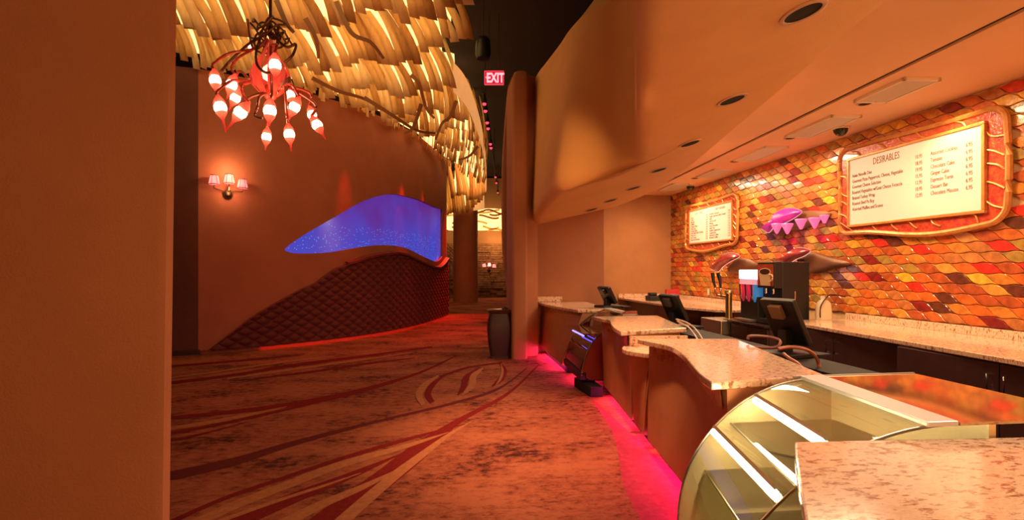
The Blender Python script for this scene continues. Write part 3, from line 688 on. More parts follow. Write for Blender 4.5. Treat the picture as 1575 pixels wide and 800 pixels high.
VARM = {k: v.mesh('ribbon', RIB[0], True) for k, v in VAR.items()}
NS = [0]; ribrest = MB()
def tier(P, key, zs, spacing=.124, sheet=True, sc=1.0, zextra=0, dens=1):
    """P: plan polyline (x,y) left to right; zs: bottom heights at fractions"""
    L = [0]
    for a, b in zip(P, P[1:]): L.append(L[-1] + math.hypot(b[0] - a[0], b[1] - a[1]))
    n = max(2, int(L[-1] / (spacing * sc)))
    for q in range(n):
        f = (q + .5) / n; l = f * L[-1]
        x = pw(l, L, [p[0] for p in P]); y = pw(l, L, [p[1] for p in P])
        x2 = pw(l + .05, L, [p[0] for p in P]); y2 = pw(l + .05, L, [p[1] for p in P]); x1 = pw(l - .05, L, [p[0] for p in P]); y1 = pw(l - .05, L, [p[1] for p in P])
        ang = math.atan2(y2 - y1, x2 - x1)
        z = pw(f, [i / (len(zs) - 1) for i in range(len(zs))], zs) + random.uniform(-.07, .09) + .10 * math.sin(q * .55)
        k = random.randrange(6); lay = random.choice((0, 0, .05, -.06))
        Mx = Matrix.Translation((x + math.sin(ang) * lay, y - math.cos(ang) * lay, z)) @ Matrix.Rotation(ang + random.uniform(-.12, .12), 4, 'Z') @ Matrix.Rotation(random.uniform(-.10, .10), 4, 'Y') @ Matrix.Diagonal((sc, sc, sc, 1))
        mi = random.choices((0, 1, 2), (5, 3, 2))[0]
        pj = proj((x, y, z))
        if pj[1] < -12 or pj[0] < 150: continue
        if NS[0] < 296:
            NS[0] += 1
            o = bpy.data.objects.new('ribbon', VARM[key, k]); COL.objects.link(o); o.parent = ribbon_light
            o.matrix_basis = Matrix.Translation(-ribbon_light.location) @ Mx
            o.material_slots[0].link = 'OBJECT'; o.material_slots[0].material = RIB[mi]
        else:
            ribrest.cur = mi; src = VAR[key, k]; ribrest.add([Mx @ Vector(v) for v in src.v], src.f)
    if sheet:
        rows = [[], [], []]
        for q in range(25):
            f = .02 + .90 * q / 24; l = f * L[-1]; x = pw(l, L, [p[0] for p in P]); y = pw(l, L, [p[1] for p in P])
            z = pw(f, [i / (len(zs) - 1) for i in range(len(zs))], zs)
            x2 = pw(l + .1, L, [p[0] for p in P]); y2 = pw(l + .1, L, [p[1] for p in P]); x1 = pw(l - .1, L, [p[0] for p in P]); y1 = pw(l - .1, L, [p[1] for p in P])
            t = Vector((x2 - x1, y2 - y1, 0)).normalized(); nb = Vector((-t.y, t.x, 0))
            for j, (dz, off) in enumerate(((.28, .20), (.8, .26), (1.6, .34))):
                wv = .04 * math.sin(q * 1.3); rows[j].append((x + nb.x * (off + wv), y + nb.y * (off + wv), z + dz * sc))
        m = MB(); m.grid(rows); m.build('diffuser', DIFF, ribbon_light, smooth=True)
def off_wall(px, o=.25):
    h = wall_hit(px); q = h[1] + h[2] * o; return (q.x, q.y)
def rt(px, d): p = at_d(px, 0, d); return (p.x, p.y)
def arc(a, b, bow=.25, n=8):
    dx, dy = b[0] - a[0], b[1] - a[1]; l = math.hypot(dx, dy)
    return [(lerp(a[0], b[0], i / n) + dy / l * bow * math.sin(math.pi * i / n), lerp(a[1], b[1], i / n) - dx / l * bow * math.sin(math.pi * i / n)) for i in range(n + 1)]
T = [((-6.6, 8.2), rt(724, 6.2), 'a', (5.2, 5.12, 5.15, 5.3)),
     ((-5.6, 9.0), rt(728, 7.3), 'a', (5.35, 5.05, 5.02, 5.25)),
     (off_wall(330), rt(728, 8.5), 'a', (5.25, 5.15, 5.0, 5.05, 5.35)),
     (off_wall(430), rt(703, 10.2), 'a', (5.15, 5.1, 5.02, 5.08)),
     (off_wall(515), rt(722, 12.1), 'b', (5.12, 5.05, 5.1)),
     (off_wall(575), rt(736, 14.1), 'b', (5.1, 5.05, 5.08)),
     (off_wall(622), rt(742, 16.3), 'c', (5.1, 5.05, 5.08)),
     (off_wall(655), rt(745, 18.6), 'c', (5.1, 5.0, 5.05)),
     (off_wall(680, .2), rt(746, 21), 'c', (5.1, 5.0, 5.0)),
     (rt(693, 23.5), rt(746, 23), 'c', (4.8, 4.8, 4.85)),
     (rt(682, 25.5), rt(743, 24.7), 'c', (4.25, 4.35, 4.75))]
for i, (a, b, key, zs) in enumerate(T): tier(arc(a, b, .3 if i < 7 else .1), key, zs, sc=1.0 if i < 6 else 1.1)
fr = [off_wall(px, .18) for px in (225, 262, 300, 340, 380, 420, 460, 500, 540, 580, 615, 645, 668, 684)]
tier(fr, 'b', (5.52, 5.45, 5.4, 5.34, 5.30, 5.26, 5.22, 5.18, 5.15, 5.12), sheet=True, sc=.8)
o = ribrest.build('ribbon_field', RIB, ribbon_light, smooth=True); o['kind'] = 'stuff'
ae = [rt(px, d) for px, d in ((697, 10.3), (714, 11), (727, 12.2), (738, 14.1), (744, 16.3), (747, 18.6), (748, 21), (748, 23), (745, 24.7))]
m = MB(); m.grid([[(x, y, z) for x, y in cr(ae, 4)] for z in (5.12, 5.45, 5.72)]); m.build('edge_band', DIFF2, ribbon_light, smooth=True)
m = MB(); far = [rt(745, 24.9), rt(720, 25.8), rt(694, 26), rt(670, 26.3)]; m.grid([[(x, y, z + .25 * (24.7 - y if False else 0)) for x, y in cr(far, 4)] for z in (4.5, 4.9, 5.2)]); m.build('end_band', DIFF2, ribbon_light, smooth=True)
# loose dark ribbons that cross the rows
LOOSE = M_('ribbon_brown_bark', (.27, .13, .05), .7)
for pts in ([(425, 0, 7.0), (440, 35, 6.9), (452, 50, 6.9)], [(517, 2, 7.3), (540, 50, 7.2), (570, 65, 7.2), (590, 90, 7.3)], [(632, 115, 9.2), (645, 130, 9.2), (655, 165, 9.3), (668, 182, 9.3)],
            [(702, 155, 10.4), (692, 180, 10.4), (680, 190, 10.3), (670, 215, 10.3)], [(480, 120, 9.0), (520, 140, 9.2), (560, 152, 9.6), (600, 175, 10.2)], [(560, 150, 9.4), (600, 175, 9.6), (640, 200, 10), (670, 205, 10.4)],
            [(735, 225, 12.6), (722, 240, 12.6), (705, 246, 12.6)], [(648, 160, 9.3), (636, 195, 9.5), (622, 205, 9.6)], [(470, 28, 7.2), (486, 60, 7.2), (490, 90, 7.3)]):
    q = cr(pts, 6); m = MB(); rings = []
    for i, (x, y, d) in enumerate(q):
        p = at_d(x, y, d); a = q[min(i + 1, len(q) - 1)]; b = q[max(i - 1, 0)]; tx, ty = a[0] - b[0], a[1] - b[1]; l = math.hypot(tx, ty); w = .036 * (1 - .5 * i / len(q))
        nx, nz = -ty / l, -tx / l
        rings.append([p + Vector((nx * w, -.006, nz * w)), p + Vector((-nx * w, -.006, -nz * w)), p + Vector((-nx * w, .006, -nz * w)), p + Vector((nx * w, .006, nz * w))])
    m.loft(rings); m.build('loose_ribbon', LOOSE, ribbon_light, smooth=True)

# ------------------------------------------------------------------ red glass chandelier
CD = 6.4
ch = thing('glass_chandelier', 'red blown-glass chandelier of glowing pods on curling vines', 'chandelier', at_d(416, 40, CD))
VINE = M_('vine_bronze', (.12, .05, .022), .4, .3); STEMR = M_('vine_red_glass', (.42, .06, .035), .3, coat=.4)
PODR = translucent('pod_glass_red', (.75, .10, .07), (.85, .18, .12), .6, emit=.10); BULB = emissive('pod_bulb', (1, .50, .32), 7)
def pod_part(px, py, d, size, tip, roots):
    c = at_d(px, py, d); tp_ = at_d(tip[0], tip[1], d); ax = (tp_ - c); ln = max(ax.length, size * 1.3); ax.normalize()
    Mx = Matrix.Translation(c) @ ax.to_track_quat('Z', 'Y').to_matrix().to_4x4(); s = size
    m = MB(); m.lathe([(.012, -s * 1.3), (s * .25, -s * 1.0), (s * .42, -s * .75), (s * .54, -s * .42)], 14, Mx, cap=False); m.build('pod_cap', PODR, ch, smooth=True)
    m = MB(); m.lathe([(s * .50, s * .42), (s * .40, s * .62), (s * .22, s * .9), (s * .12, s * 1.1), (.008, ln)], 14, Mx, cap=False)
    po = m.build('pod', PODR, ch, smooth=True)
    m = MB(); m.lathe([(.004, -s * .62), (s * .35, -s * .52), (s * .55, -s * .2), (s * .57, s * .1), (s * .42, s * .45), (s * .2, s * .62), (.004, s * .66)], 14, Mx); b = m.build('bulb', BULB, po, smooth=True)
    top = c - ax * s * 1.2
    q = [tuple(at_d(x, y, dd)) for x, y, dd in roots] + [tuple(top)]
    m = MB(); m.tube(cr(q, 6), [.016] * (len(cr(q, 6)) - 1) + [.02], 6); m.build('vine_arm', STEMR, ch, smooth=True)
PD = [(331, 124, 6.1, .115, (334, 150)), (356, 131, 6.5, .12, (349, 152)), (339, 166, 6.0, .125, (347, 203)), (362, 151, 6.6, .11, (352, 170)), (370, 173, 6.1, .13, (348, 200)), (415, 171, 5.9, .125, (414, 194)), (410, 211, 6.3, .10, (408, 231)),
      (445, 207, 6.1, .11, (448, 233)), (446, 147, 6.6, .11, (452, 162)), (453, 165, 6.2, .115, (444, 184)), (480, 177, 6.5, .10, (485, 194)), (488, 193, 6.2, .11, (501, 215)), (423, 101, 5.9, .12, (424, 122)), (386, 73, 6.6, .06, (386, 80))]
for x, y, d, s, tip in PD:
    if x < 400: r = [(412, 60, 6.4), (390, 75 if y < 140 else 120, 6.4), ((x + 400) / 2 - 12, y - 42, d), (x + (tip[0] - x) * -.3 - 2, y - 26, d)]
    elif x > 440: r = [(418, 140, 6.4), (436, 132, 6.4), (x - 4, y - 34, d)]
    else: r = [(417, 70, 6.3), (x + 3, y - 32, d)]
    pod_part(x, y, d, s, tip, r)
# big centre pod with petals
c = at_d(416, 108, CD); m = MB(); pr = [(.012, .38), (.05, .30), (.10, .18), (.20, .02), (.23, -.08), (.20, -.2), (.10, -.3), (.05, -.34)]
for k in range(6):
    rows = []
    for r, z in pr: rows.append([tuple(c + Vector((r * (1 + .05 * math.cos(3 * f)) * math.cos(k * math.pi / 3 + f), r * math.sin(k * math.pi / 3 + f), z))) for f in (-.36, -.18, 0, .18, .36)])
    m2 = MB(); m2.grid(rows); m2.build('petal', PODR, ch, smooth=True)
MB().lathe([(.004, -.10), (.07, -.06), (.085, 0), (.07, .07), (.02, .12), (.004, .13)], 14, Matrix.Translation(at_d(414, 114, CD))).build('bulb', emissive('core_bulb', (1, .5, .28), 3), ch, smooth=True)
MB().lathe([(.03, .12), (.07, .08), (.09, 0), (.06, -.07), (.02, -.10)], 12, Matrix.Translation(at_d(416, 143, CD))).build('hub', STEMR, ch, smooth=True)
rnd = random.Random(3); top = at_d(418, 48, CD)
for k in range(12):
    a = k * 2.4; q = []
    for j in range(9): f = j / 8; r = .06 + .19 * f; q.append(tuple(top + Vector((r * math.cos(a + f * 3.2), r * math.sin(a + f * 3.2) * .8, .08 * math.sin(f * 7 + k) + rnd.uniform(-.03, .03) - .12 * f * (k % 3 - .4)))))
    m = MB(); m.tube(cr(q, 3), .012, 6); m.build('tendril', VINE, ch, smooth=True)
for pts in ([(415, 50, 6.4), (385, 66, 6.3), (362, 86, 6.2), (350, 98, 6.2), (340, 110, 6.1)], [(417, 52, 6.4), (440, 72, 6.3), (455, 68, 6.3), (450, 85, 6.2), (438, 96, 6.2)], [(400, 60, 6.3), (394, 80, 6.2), (396, 100, 6.2), (410, 112, 6.1), (432, 108, 6.1)], [(415, 142, 6.4), (400, 148, 6.2), (396, 165, 6.1), (392, 178, 6.1), (404, 182, 6.1)], [(418, 141, 6.4), (436, 128, 6.3), (446, 120, 6.3), (440, 140, 6.3)], [(405, 143, 6.3), (384, 150, 6.2), (374, 160, 6.2)]):
    m = MB(); m.tube(cr([tuple(at_d(*p)) for p in pts], 6), .016, 6); m.build('tendril', VINE, ch, smooth=True)
m = MB(); m.tube([tuple(at_d(416, 60, CD)), tuple(at_d(416, 40, CD)), (at_d(416, 40, CD).x, at_d(416, 40, CD).y, 7)], .02, 8); m.build('hanging_rod', VINE, ch, smooth=True)
point('chandelier_light', at_d(414, 165, 6.3), 60, (1, .30, .16), .35)

# ------------------------------------------------------------------ wall sconces
SHADE = translucent('shade_pink_silk', (.85, .25, .30), (.95, .40, .42), .6, emit=.55); SHTRIM = M_('shade_trim_wine', (.25, .01, .05), .7); SBULB = emissive('sconce_bulb', (1, .72, .42), 7)
def sconce(px, py, hit_p, nn, s, label):
    t = thing('wall_sconce', label, 'wall lamp', hit_p, 'three-shade wall sconces')
    tx = Vector((-nn.y, nn.x, 0)); 
    if tx.x < 0: tx = -tx
    def W3(a, o, z): return hit_p + tx * a * s + nn * o * s + Vector((0, 0, z * s))
    Mx = Matrix.Translation(W3(0, .02, -.16)) @ nn.to_track_quat('Z', 'Y').to_matrix().to_4x4()
    MB().lathe([(.085 * s, -.02 * s), (.085 * s, .02 * s), (.06 * s, .04 * s), (.02 * s, .05 * s)], 14, Mx, sy=1.15).build('backplate', BRONZE, t, smooth=True)
    m = MB(); m.lathe([(.01 * s, -.08 * s), (.05 * s, -.05 * s), (.055 * s, 0), (.03 * s, .06 * s), (.01 * s, .12 * s)], 12, Matrix.Translation(W3(0, .09, -.14))); m.build('finial', BRONZE, t, smooth=True)
    for a, zo, oo in ((-.25, 0, .14), (0, .03, .24), (.25, -.03, .14)):
        m = MB(); m.tube(cr([tuple(W3(0, .07, -.13)), tuple(W3(a * .5, oo * .8, -.10 if a else -.11)), tuple(W3(a, oo, -.07 + zo)), tuple(W3(a, oo, -.01 + zo))], 5), .012 * s, 6); m.build('arm', BRONZE, t, smooth=True)
        c = W3(a, oo, zo); Mz = Matrix.Translation(c)
        m = MB(); m.lathe([(.105 * s, 0), (.088 * s, .09 * s), (.070 * s, .18 * s)], 18, Mz, cap=False); sh = m.build('shade', SHADE, t, smooth=True)
        for r, z in ((.107, 0), (.071, .18)):
            m = MB(); m.lathe([(r * s, z * s - .008 * s), (r * 1.03 * s, z * s), (r * s, z * s + .008 * s)], 18, Mz, cap=False); m.build('trim_band', SHTRIM, sh, smooth=True)
        for k in range(6):
            an = k * math.pi / 3 + .4; m = MB(); m.tube([c + Vector((.107 * s * math.cos(an), .107 * s * math.sin(an), 0)), c + Vector((.072 * s * math.cos(an), .072 * s * math.sin(an), .18 * s))], .004 * s, 5); m.build('rib', SHTRIM, sh)
        MB().lathe([(.004 * s, 0), (.03 * s, .03 * s), (.035 * s, .07 * s), (.004 * s, .11 * s)], 10, Matrix.Translation(c + Vector((0, 0, .02 * s)))).build('bulb', SBULB, t, smooth=True)
    return t
h = wall_hit(350); p = h[1].copy(); p.z = zat(287, h[0])
sconce(350, 287, p, h[2], .95, 'bronze wall sconce with three pink silk shades on the curved wall')
q = p + h[2] * .30; point('sconce_light', (q.x, q.y, p.z + .28), 16, (1, .55, .24), .06)
q = p + h[2] * .25; point('sconce_light', (q.x, q.y, p.z - .1), 10, (1, .5, .22), .06)

# ------------------------------------------------------------------ far end of the foyer
colp = at_d(716, 464, 26)
m = MB(); m.lathe([(.64, 0), (.62, .1), (.61, 5.0)], 32, Matrix.Translation((colp.x, colp.y, 0))); struct(m.build('column_round', PLASTER_R, smooth=True))
FW = 30.0
LEDGE = M_('stacked_stone', (.14, .06, .028), .8, col2=(.26, .13, .06), scale=5)
m = MB(); rnd = random.Random(5)
wl = MB()
fx0, fx1 = -3.0, 4.6
z = 0
for k in range(24):
    hh = .13; x = fx0
    while x < fx1:
        w = rnd.uniform(.5, 1.3); dpt = rnd.uniform(.02, .12); wl.box(x, min(fx1, x + w) - .02, FW - dpt, FW + .1, z + .012, z + hh); x += w
    z += hh
lw = struct(MB().box(fx0, fx1, FW + .02, FW + .2, 0, 6.9).build('wall_far_stone', M_('wall_far_tan', (.30, .15, .07), .8, col2=(.34, .17, .08), scale=2)))
o = wl.build('stone_course', LEDGE, lw); o['kind'] = 'stuff'
point('far_wall_light', (2.6, 28.9, 3.2), 120, (1, .5, .16), .2); point('far_wall_light', (-1.2, 28.9, 3.0), 40, (1, .55, .2), .2)
fr2 = thing('ribbon_band_light', 'distant glowing band of ribbons beyond the round column', 'ceiling light', (0, 28, 5))
m = MB(); m.grid([[(x, 28.6 + .25 * math.sin(x * 2.2), z_) for x in [fx0 + .15 * i for i in range(51)]] for z_ in (3.75, 4.4, 4.95)]); m.build('diffuser', DIFF, fr2, smooth=True)
for k in range(40):
    x0_ = rnd.uniform(fx0, fx1 - 1); zz = rnd.uniform(3.72, 4.85); L_ = rnd.uniform(.7, 1.5); m = MB(); rings = []
    for j in range(7):
        f = j / 6; x = x0_ + f * L_; y = 28.38 + .25 * math.sin(x * 2.2) - .05 * math.sin(f * 3); zc = zz + .10 * math.sin(f * 4 + k)
        rings.append([(x, y, zc - .05), (x, y - .008, zc - .05), (x, y - .008, zc + .05), (x, y, zc + .05)])
    m.loft(rings); m.build('ribbon', RIB[k % 3], fr2, smooth=True)
for x in (-2, 0.5, 3):
    m = MB(); m.tube([(x, 28.7, 4.9), (x, 28.7, 7)], .02, 6); m.build('hanger_rod', BLACKM, fr2)
p = at_d(752, 411, 29.6); sconce(752, 411, Vector((p.x, p.y, p.z)), Vector((0, -1, 0)), 1.15, 'small distant wall sconce on the stone wall beyond the round column')
point('far_sconce_light', (p.x, p.y - .5, p.z + .2), 18, (1, .5, .3), .1)
rl = thing('stair_railing', 'thin curved metal railing behind the end of the tufted panel', 'railing', at_d(688, 440, 27.4))
for k in range(5):
    m = MB(); m.tube(cr([tuple(at_d(x, y + 5 * k, 27.4)) for x, y in ((670, 372), (684, 373), (692, 380), (700, 388))], 4), .025, 6); m.build('rail', BRASS, rl, smooth=True)
for x in (684, 692):
    m = MB(); m.tube([at_d(x, 372 + (8 if x > 690 else 0), 27.4), at_d(x, 461, 27.4)], .025, 6); m.build('baluster', BRASS, rl, smooth=True)

# ------------------------------------------------------------------ exit sign, speaker, red spots
ES = 11.0; e0 = at_d(745.5, 110, ES); e1 = at_d(774.5, 130, ES)
ex = thing('exit_sign', 'glowing red EXIT sign hanging from the dark ceiling', 'exit sign', at_d(760, 110, ES))
RX = Matrix.Rotation(-TH, 4, 'Z'); ctr = at_d(760, 120, ES); w = .20; hh = .137
Mx = Matrix.Translation(ctr) @ RX
m = MB(); m.box(-w, w, -.02, .02, -hh, hh, Mx); m.build('panel', M_('exit_red_panel', (.3, .01, .02), .3, emit=(.9, .01, .05), es=.6), ex)
m = MB()
for b in ((-w, w, hh - .008, hh + .008), (-w, w, -hh - .008, -hh + .008), (-w - .008, -w + .008, -hh, hh), (w - .008, w + .008, -hh, hh)): m.box(b[0], b[1], -.028, .028, b[2], b[3], Mx)
m.build('frame', M_('exit_frame', (.5, .03, .05), .3, emit=(1, .08, .12), es=.7), ex)
XL = emissive('exit_letters', (1, .42, .45), 1.5)
text('EXIT', .275, Mx @ Vector((.025, -.024, -.095)), (math.radians(90), 0, -TH), XL, ex, align='CENTER', ext=.004, sx=.66, bold=.010)
text('<', .12, Mx @ Vector((-.165, -.024, -.04)), (math.radians(90), 0, -TH), XL, ex, align='CENTER', ext=.004, sx=.5)
for s in (-.1, .1):
    m = MB(); a = Mx @ Vector((s, 0, hh)); m.tube([a, (a.x, a.y, 7)], .008, 6); m.build('hanger_rod', BLACKM, ex)
point('exit_glow', Mx @ Vector((0, -.12, .28)), 2.2, (1, .02, .04), .1)
sp = thing('pendant_speaker', 'black cylindrical speaker hanging under the dark ceiling', 'speaker', at_d(743, 60, 9.5)); c = at_d(743, 74, 9.5)
MB().lathe([(.02, .22), (.09, .19), (.13, .12), (.14, .0), (.14, -.12), (.12, -.19), (.04, -.2)], 20, Matrix.Translation(c)).build('body', BLACK, sp, smooth=True)
MB().lathe([(.115, -.185), (.11, -.20), (.02, -.205)], 20, Matrix.Translation(c)).build('grille', BLACKM, sp, smooth=True)
m = MB(); m.tube([c + Vector((0, 0, .2)), (c.x, c.y, 7)], .012, 6); m.build('hanger_rod', BLACKM, sp)
REDB = emissive('red_spot_bulb', (1, .03, .06), 4)
tr = thing('lighting_track', 'long black ceiling track carrying small red spots', 'light track', at_d(745, 145, 11.6))
a, b = at_d(744, 148, 11.8), at_d(767, 300, 28); a.z = b.z = 5.62
m = MB(); m.tube([a, b], .03, 6); m.build('rail', BLACKM, tr)
tdir = (b - a)
for f in (.05, .5, .95):
    q = a.lerp(b, f); m = MB(); m.tube([q, (q.x, q.y, 7)], .012, 6); m.build('hanger_rod', BLACKM, tr)
for i, (x, y) in enumerate(((745, 159), (745, 170), (748, 188), (749, 197), (752, 221), (755, 227), (759, 272), (760, 281), (763, 296))):
    d = 3.86 * 800 / (415 - y); p = at_d(x, y, d); p = Vector((a.x + tdir.x * (p.y - a.y) / tdir.y, p.y, 5.46))
    t = thing('red_spotlight', 'small red spotlight on the ceiling track, ' + ('first' if i == 0 else ['', 'second', 'third', 'fourth', 'fifth', 'sixth', 'seventh', 'eighth', 'ninth'][i]) + ' from the exit sign', 'spotlight', p, 'red spotlights on the track')
    s = 1.0
    MB().lathe([(.02, .125), (.05, .11), (.06, .05), (.06, .0)], 12, Matrix.Translation(p)).build('housing', BLACKM, t, smooth=True)
    MB().lathe([(.004, -.05), (.035, -.035), (.045, 0), (.03, .02)], 12, Matrix.Translation(p + Vector((0, 0, -.005)))).build('bulb', REDB, t, smooth=True)
for i, (x, y) in enumerate(((697, 289), (703, 283))):
    p = at_d(x, y, 29.2); stem_top = (p.x, p.y, 7); t = thing('red_spotlight', 'small red spotlight seen beneath the ribbon sculpture left of the column, ' + ('lower' if i == 0 else 'upper') + ' one', 'spotlight', p, 'red spotlights behind the ribbons')
    MB().lathe([(.02, .125), (.05, .11), (.06, .05), (.06, .0)], 12, Matrix.Translation(p)).build('housing', BLACKM, t, smooth=True)
    MB().lathe([(.004, -.05), (.045, -.035), (.055, 0), (.03, .02)], 12, Matrix.Translation(p + Vector((0, 0, -.005)))).build('bulb', REDB, t, smooth=True)
    m = MB(); m.tube([p + Vector((0, 0, .1)), stem_top], .012, 6); m.build('hanger_rod', BLACKM, t)

# ------------------------------------------------------------------ waste bin
bp = at_z(769, 551, 0); bin_ = thing('waste_bin', 'dark barrel-sided waste bin against the tan pillar', 'waste bin', (bp.x, bp.y, 0))
def sq(cx_, cy_, hw, hd, z, r=.05): return [(x, y, z) for x, y in rr(cx_ - hw, cx_ + hw, cy_ - hd, cy_ + hd, r, 3)]
m = MB(); m.loft([sq(bp.x, bp.y + .12, hw, hw * .8, z) for z, hw in ((.0, .165), (.04, .168), (.12, .178), (.3, .205), (.5, .218), (.65, .208), (.76, .185), (.80, .178))])
BINM = M_('bin_dark_bronze', (.035, .014, .012), .5); m.build('body', BINM, bin_, smooth=True)
m = MB(); m.loft([sq(bp.x, bp.y + .12, hw, hw * .8, z) for z, hw in ((.80, .18), (.83, .205), (.865, .215), (.875, .20))]); m.build('lid_rim', M_('bin_rim', (.06, .022, .018), .35), bin_, smooth=True)
m = MB(); m.loft([sq(bp.x, bp.y + .12, hw, hw * .8, z) for z, hw in ((0, .185), (.035, .185), (.045, .165))]); m.build('foot', BINM, bin_)
m = MB(); m.lathe([(.06, 0), (.055, .02), (.02, .035), (.015, .05)], 12, Matrix.Translation((bp.x + .1, bp.y + .12, .875))); m.build('lid_knob', BINM, bin_, smooth=True)

# ------------------------------------------------------------------ bar counters
FRONT = M_('counter_front_terracotta', (.40, .16, .07), .55, col2=(.46, .20, .09), scale=2.5)
MOSAIC = M_('counter_mosaic_band', (.20, .05, .03), .3, col2=(.50, .24, .06), scale=22, coat=.4)
PINK = emissive('led_pink', (1, .045, .26), 60)
def lox(y): return 1.60 + .115 * (min(max(y, 2.6), 6.6) - 3.5)
def counter(label, tops, nf, z, thick=.045, lo_x=None, rec=.10, name='bar_counter', mosaic=True, bottom=True):
    """tops: plan outline, first nf points are the guest-side edge from far to near"""
    t = thing(name, label, 'counter', (tops[0][0], tops[0][1], 0))
    fr_ = resample(cr(tops[:nf], 6), 24); poly = fr_ + list(tops[nf:])
    m = MB(); m.prism(poly, z - thick, z); m.build('granite_top', GRANITE, t, bevel=.008)
    rings = []
    bk = tops[nf:]
    for zz, f in ((.13, 0), (.3, .12), (.55, .45), (.75, .8), (z - thick - .001, 1.0)):
        r = []
        for i, (x, y) in enumerate(fr_):
            xt = x + rec; r.append((lerp(lo_x if lo_x else lox(y), xt, f), y - .02 if i < 2 else y + .02 if i > len(fr_) - 3 else y, zz))
        for k, (x, y) in enumerate(bk): r.append((x - .06, y + (.02 if k == 0 else -.02), zz))
        rings.append(r)
    m = MB(); m.loft(rings); m.build('front_body', FRONT, t, smooth=True)
    if mosaic:
        m = MB(); m.grid([[(x + rec - .012 - .012 * (zz > .9), y, zz) for x, y in fr_[1:-1]] for zz in (z - thick - .12, z - thick - .07, z - thick - .004)]); m.build('mosaic_band', MOSAIC, t, smooth=True)
    if bottom:
        ys = [p[1] for p in tops]; m = MB(); lx = lambda y: (lo_x if lo_x else lox(y)) + .10; y0_, y1_ = min(ys) + .06, max(ys) - .06; m.prism([(lx(y0_), y0_), (lx(y0_) + .2, y0_), (lx(y1_) + .2, y1_), (lx(y1_), y1_)], 0, .13); m.build('toe_kick', BLACKM, t)
    return t
def Zp(pts, z): return [tuple(at_z(x, y, z).xy) for x, y in pts]
counter('farthest granite-topped counter against the tan end wall', [(1.66, 9.93), (1.70, 9.2), (1.80, 8.5), (1.95, 7.85), (2.55, 7.85), (2.6, 9.93)], 4, .98, lo_x=1.70, rec=.08)
m = MB(); m.box(1.66, 2.15, 9.90, 9.945, .982, 1.08); tag(m.build('granite_backsplash', GRANITE, bevel=.006), 'short granite upstand on the farthest counter against the end wall', 'backsplash')
counter('middle granite-topped counter between the small glass case and the long near counter', Zp([(913, 487), (924, 490), (937, 492), (940, 498), (945, 504), (955, 510)], 1.0) + [(2.42, 5.12), (2.70, 6.56)], 6, 1.0)
low = [(1.66, 4.88), (1.61, 4.76), (1.60, 4.64), (1.66, 4.52), (1.72, 4.43)]
counter('low granite ledge set between the middle and near counters', low + [(2.3, 4.43), (2.3, 4.88)], 5, .86, rec=.06, mosaic=False)
m = MB(); m.box(1.72, 2.3, 4.84, 4.878, .861, .955); tag(m.build('granite_riser', GRANITE), 'granite riser at the back of the low ledge under the middle counter', 'backsplash')
counter('large pink granite counter with a wavy guest edge beside the near glass case', Zp([(980, 521), (1003, 526), (1030, 532), (1050, 545), (1063, 560), (1076, 575), (1094, 588)], 1.0) + Zp([(1270, 577), (1132, 521)], 1.0), 7, 1.0)
counter('nearest granite counter in the bottom right corner', Zp([(1222, 679), (1223, 705), (1229, 745), (1238, 800), (1250, 900)], .98) + [(2.35, .80), (2.35, 1.68)], 5, .98, lo_x=1.35, rec=.12)
def led(y0, y1, label, x=None):
    m = MB(); xa, xb = (x, x) if x else (lox(y0) + .075, lox(y1) + .075); m.prism([(xa, y0), (xa + .02, y0), (xb + .02, y1), (xb, y1)], .095, .125)
    tag(m.build('led_strip', PINK), label, 'light strip', 'pink light strips under the counters')
led(8.1, 9.7, 'pink light strip under the farthest counter', 1.75); led(7.05, 7.74, 'pink light strip under the small glass display case', 1.86); led(5.02, 6.34, 'pink light strip under the middle counter')
led(4.50, 4.84, 'pink light strip under the low ledge'); led(2.66, 4.30, 'pink light strip under the large wavy counter')
# staff-side work shelf
ws = thing('work_shelf', 'dark staff-side work shelf running behind the granite counters', 'shelf', (2.95, 6, 0))
m = MB(); m.box(2.76, 3.15, 3.0, 9.9, .80, .84); m.build('shelf_top', BLACKM, ws, bevel=.004)
m = MB(); m.box(2.78, 3.12, 3.02, 9.88, .1, .795); m.build('shelf_body', DARKWOOD, ws)

# ------------------------------------------------------------------ near glass display case
TUBE = emissive('fluorescent_tube', (1, .80, .42), 48); DECK = M_('case_deck_white', (.80, .72, .56), .35, coat=.3); GOLD = M_('case_back_gold', (.88, .70, .42), .3, .1)
YF, YN = 2.56, 1.74
far_p = [at_Y(x, y, YF) for x, y in cr([(1247, 583), (1215, 588), (1180, 599), (1145, 617), (1110, 645), (1080, 681), (1058, 722), (1046, 765), (1043, 815), (1050, 860)], 4)]
prof_f = [(p.x, p.z) for p in far_p]; zt_, zb_ = prof_f[0][1], prof_f[-1][1]
def near_x(x, z): f = (zt_ - z) / (zt_ - zb_); return x - lerp(.10, .26, min(1, f * 1.6))
prof_n = [(near_x(x, z), z) for x, z in prof_f]
dc = thing('display_case', 'lit curved-glass display case beside the nearest granite counter', 'display case', (1.5, 2.15, 0))
m = MB(); m.grid([[(x, YF, z) for x, z in prof_f], [(lerp(a[0], b[0], .5), (YF + YN) / 2, a[1]) for a, b in zip(prof_f, prof_n)], [(x, YN, z) for x, z in prof_n]]); m.build('curved_glass', GLASS_D, dc, smooth=True)
XB = 2.02
for y, pr_, nm in ((YF, prof_f, 'end_glass'), (YN, prof_n, 'end_glass')):
    m = MB(); poly = [(x, y, z) for x, z in pr_] + [(XB, y, zb_), (XB, y, zt_)]; m.add(poly, [tuple(range(len(poly)))]); m.build(nm, GOLD if y == YF else GLASS_D, dc)
    m = MB(); m.tube([(x, y, z) for x, z in pr_], .006, 6); m.build('edge_trim', STEEL, dc, smooth=True)
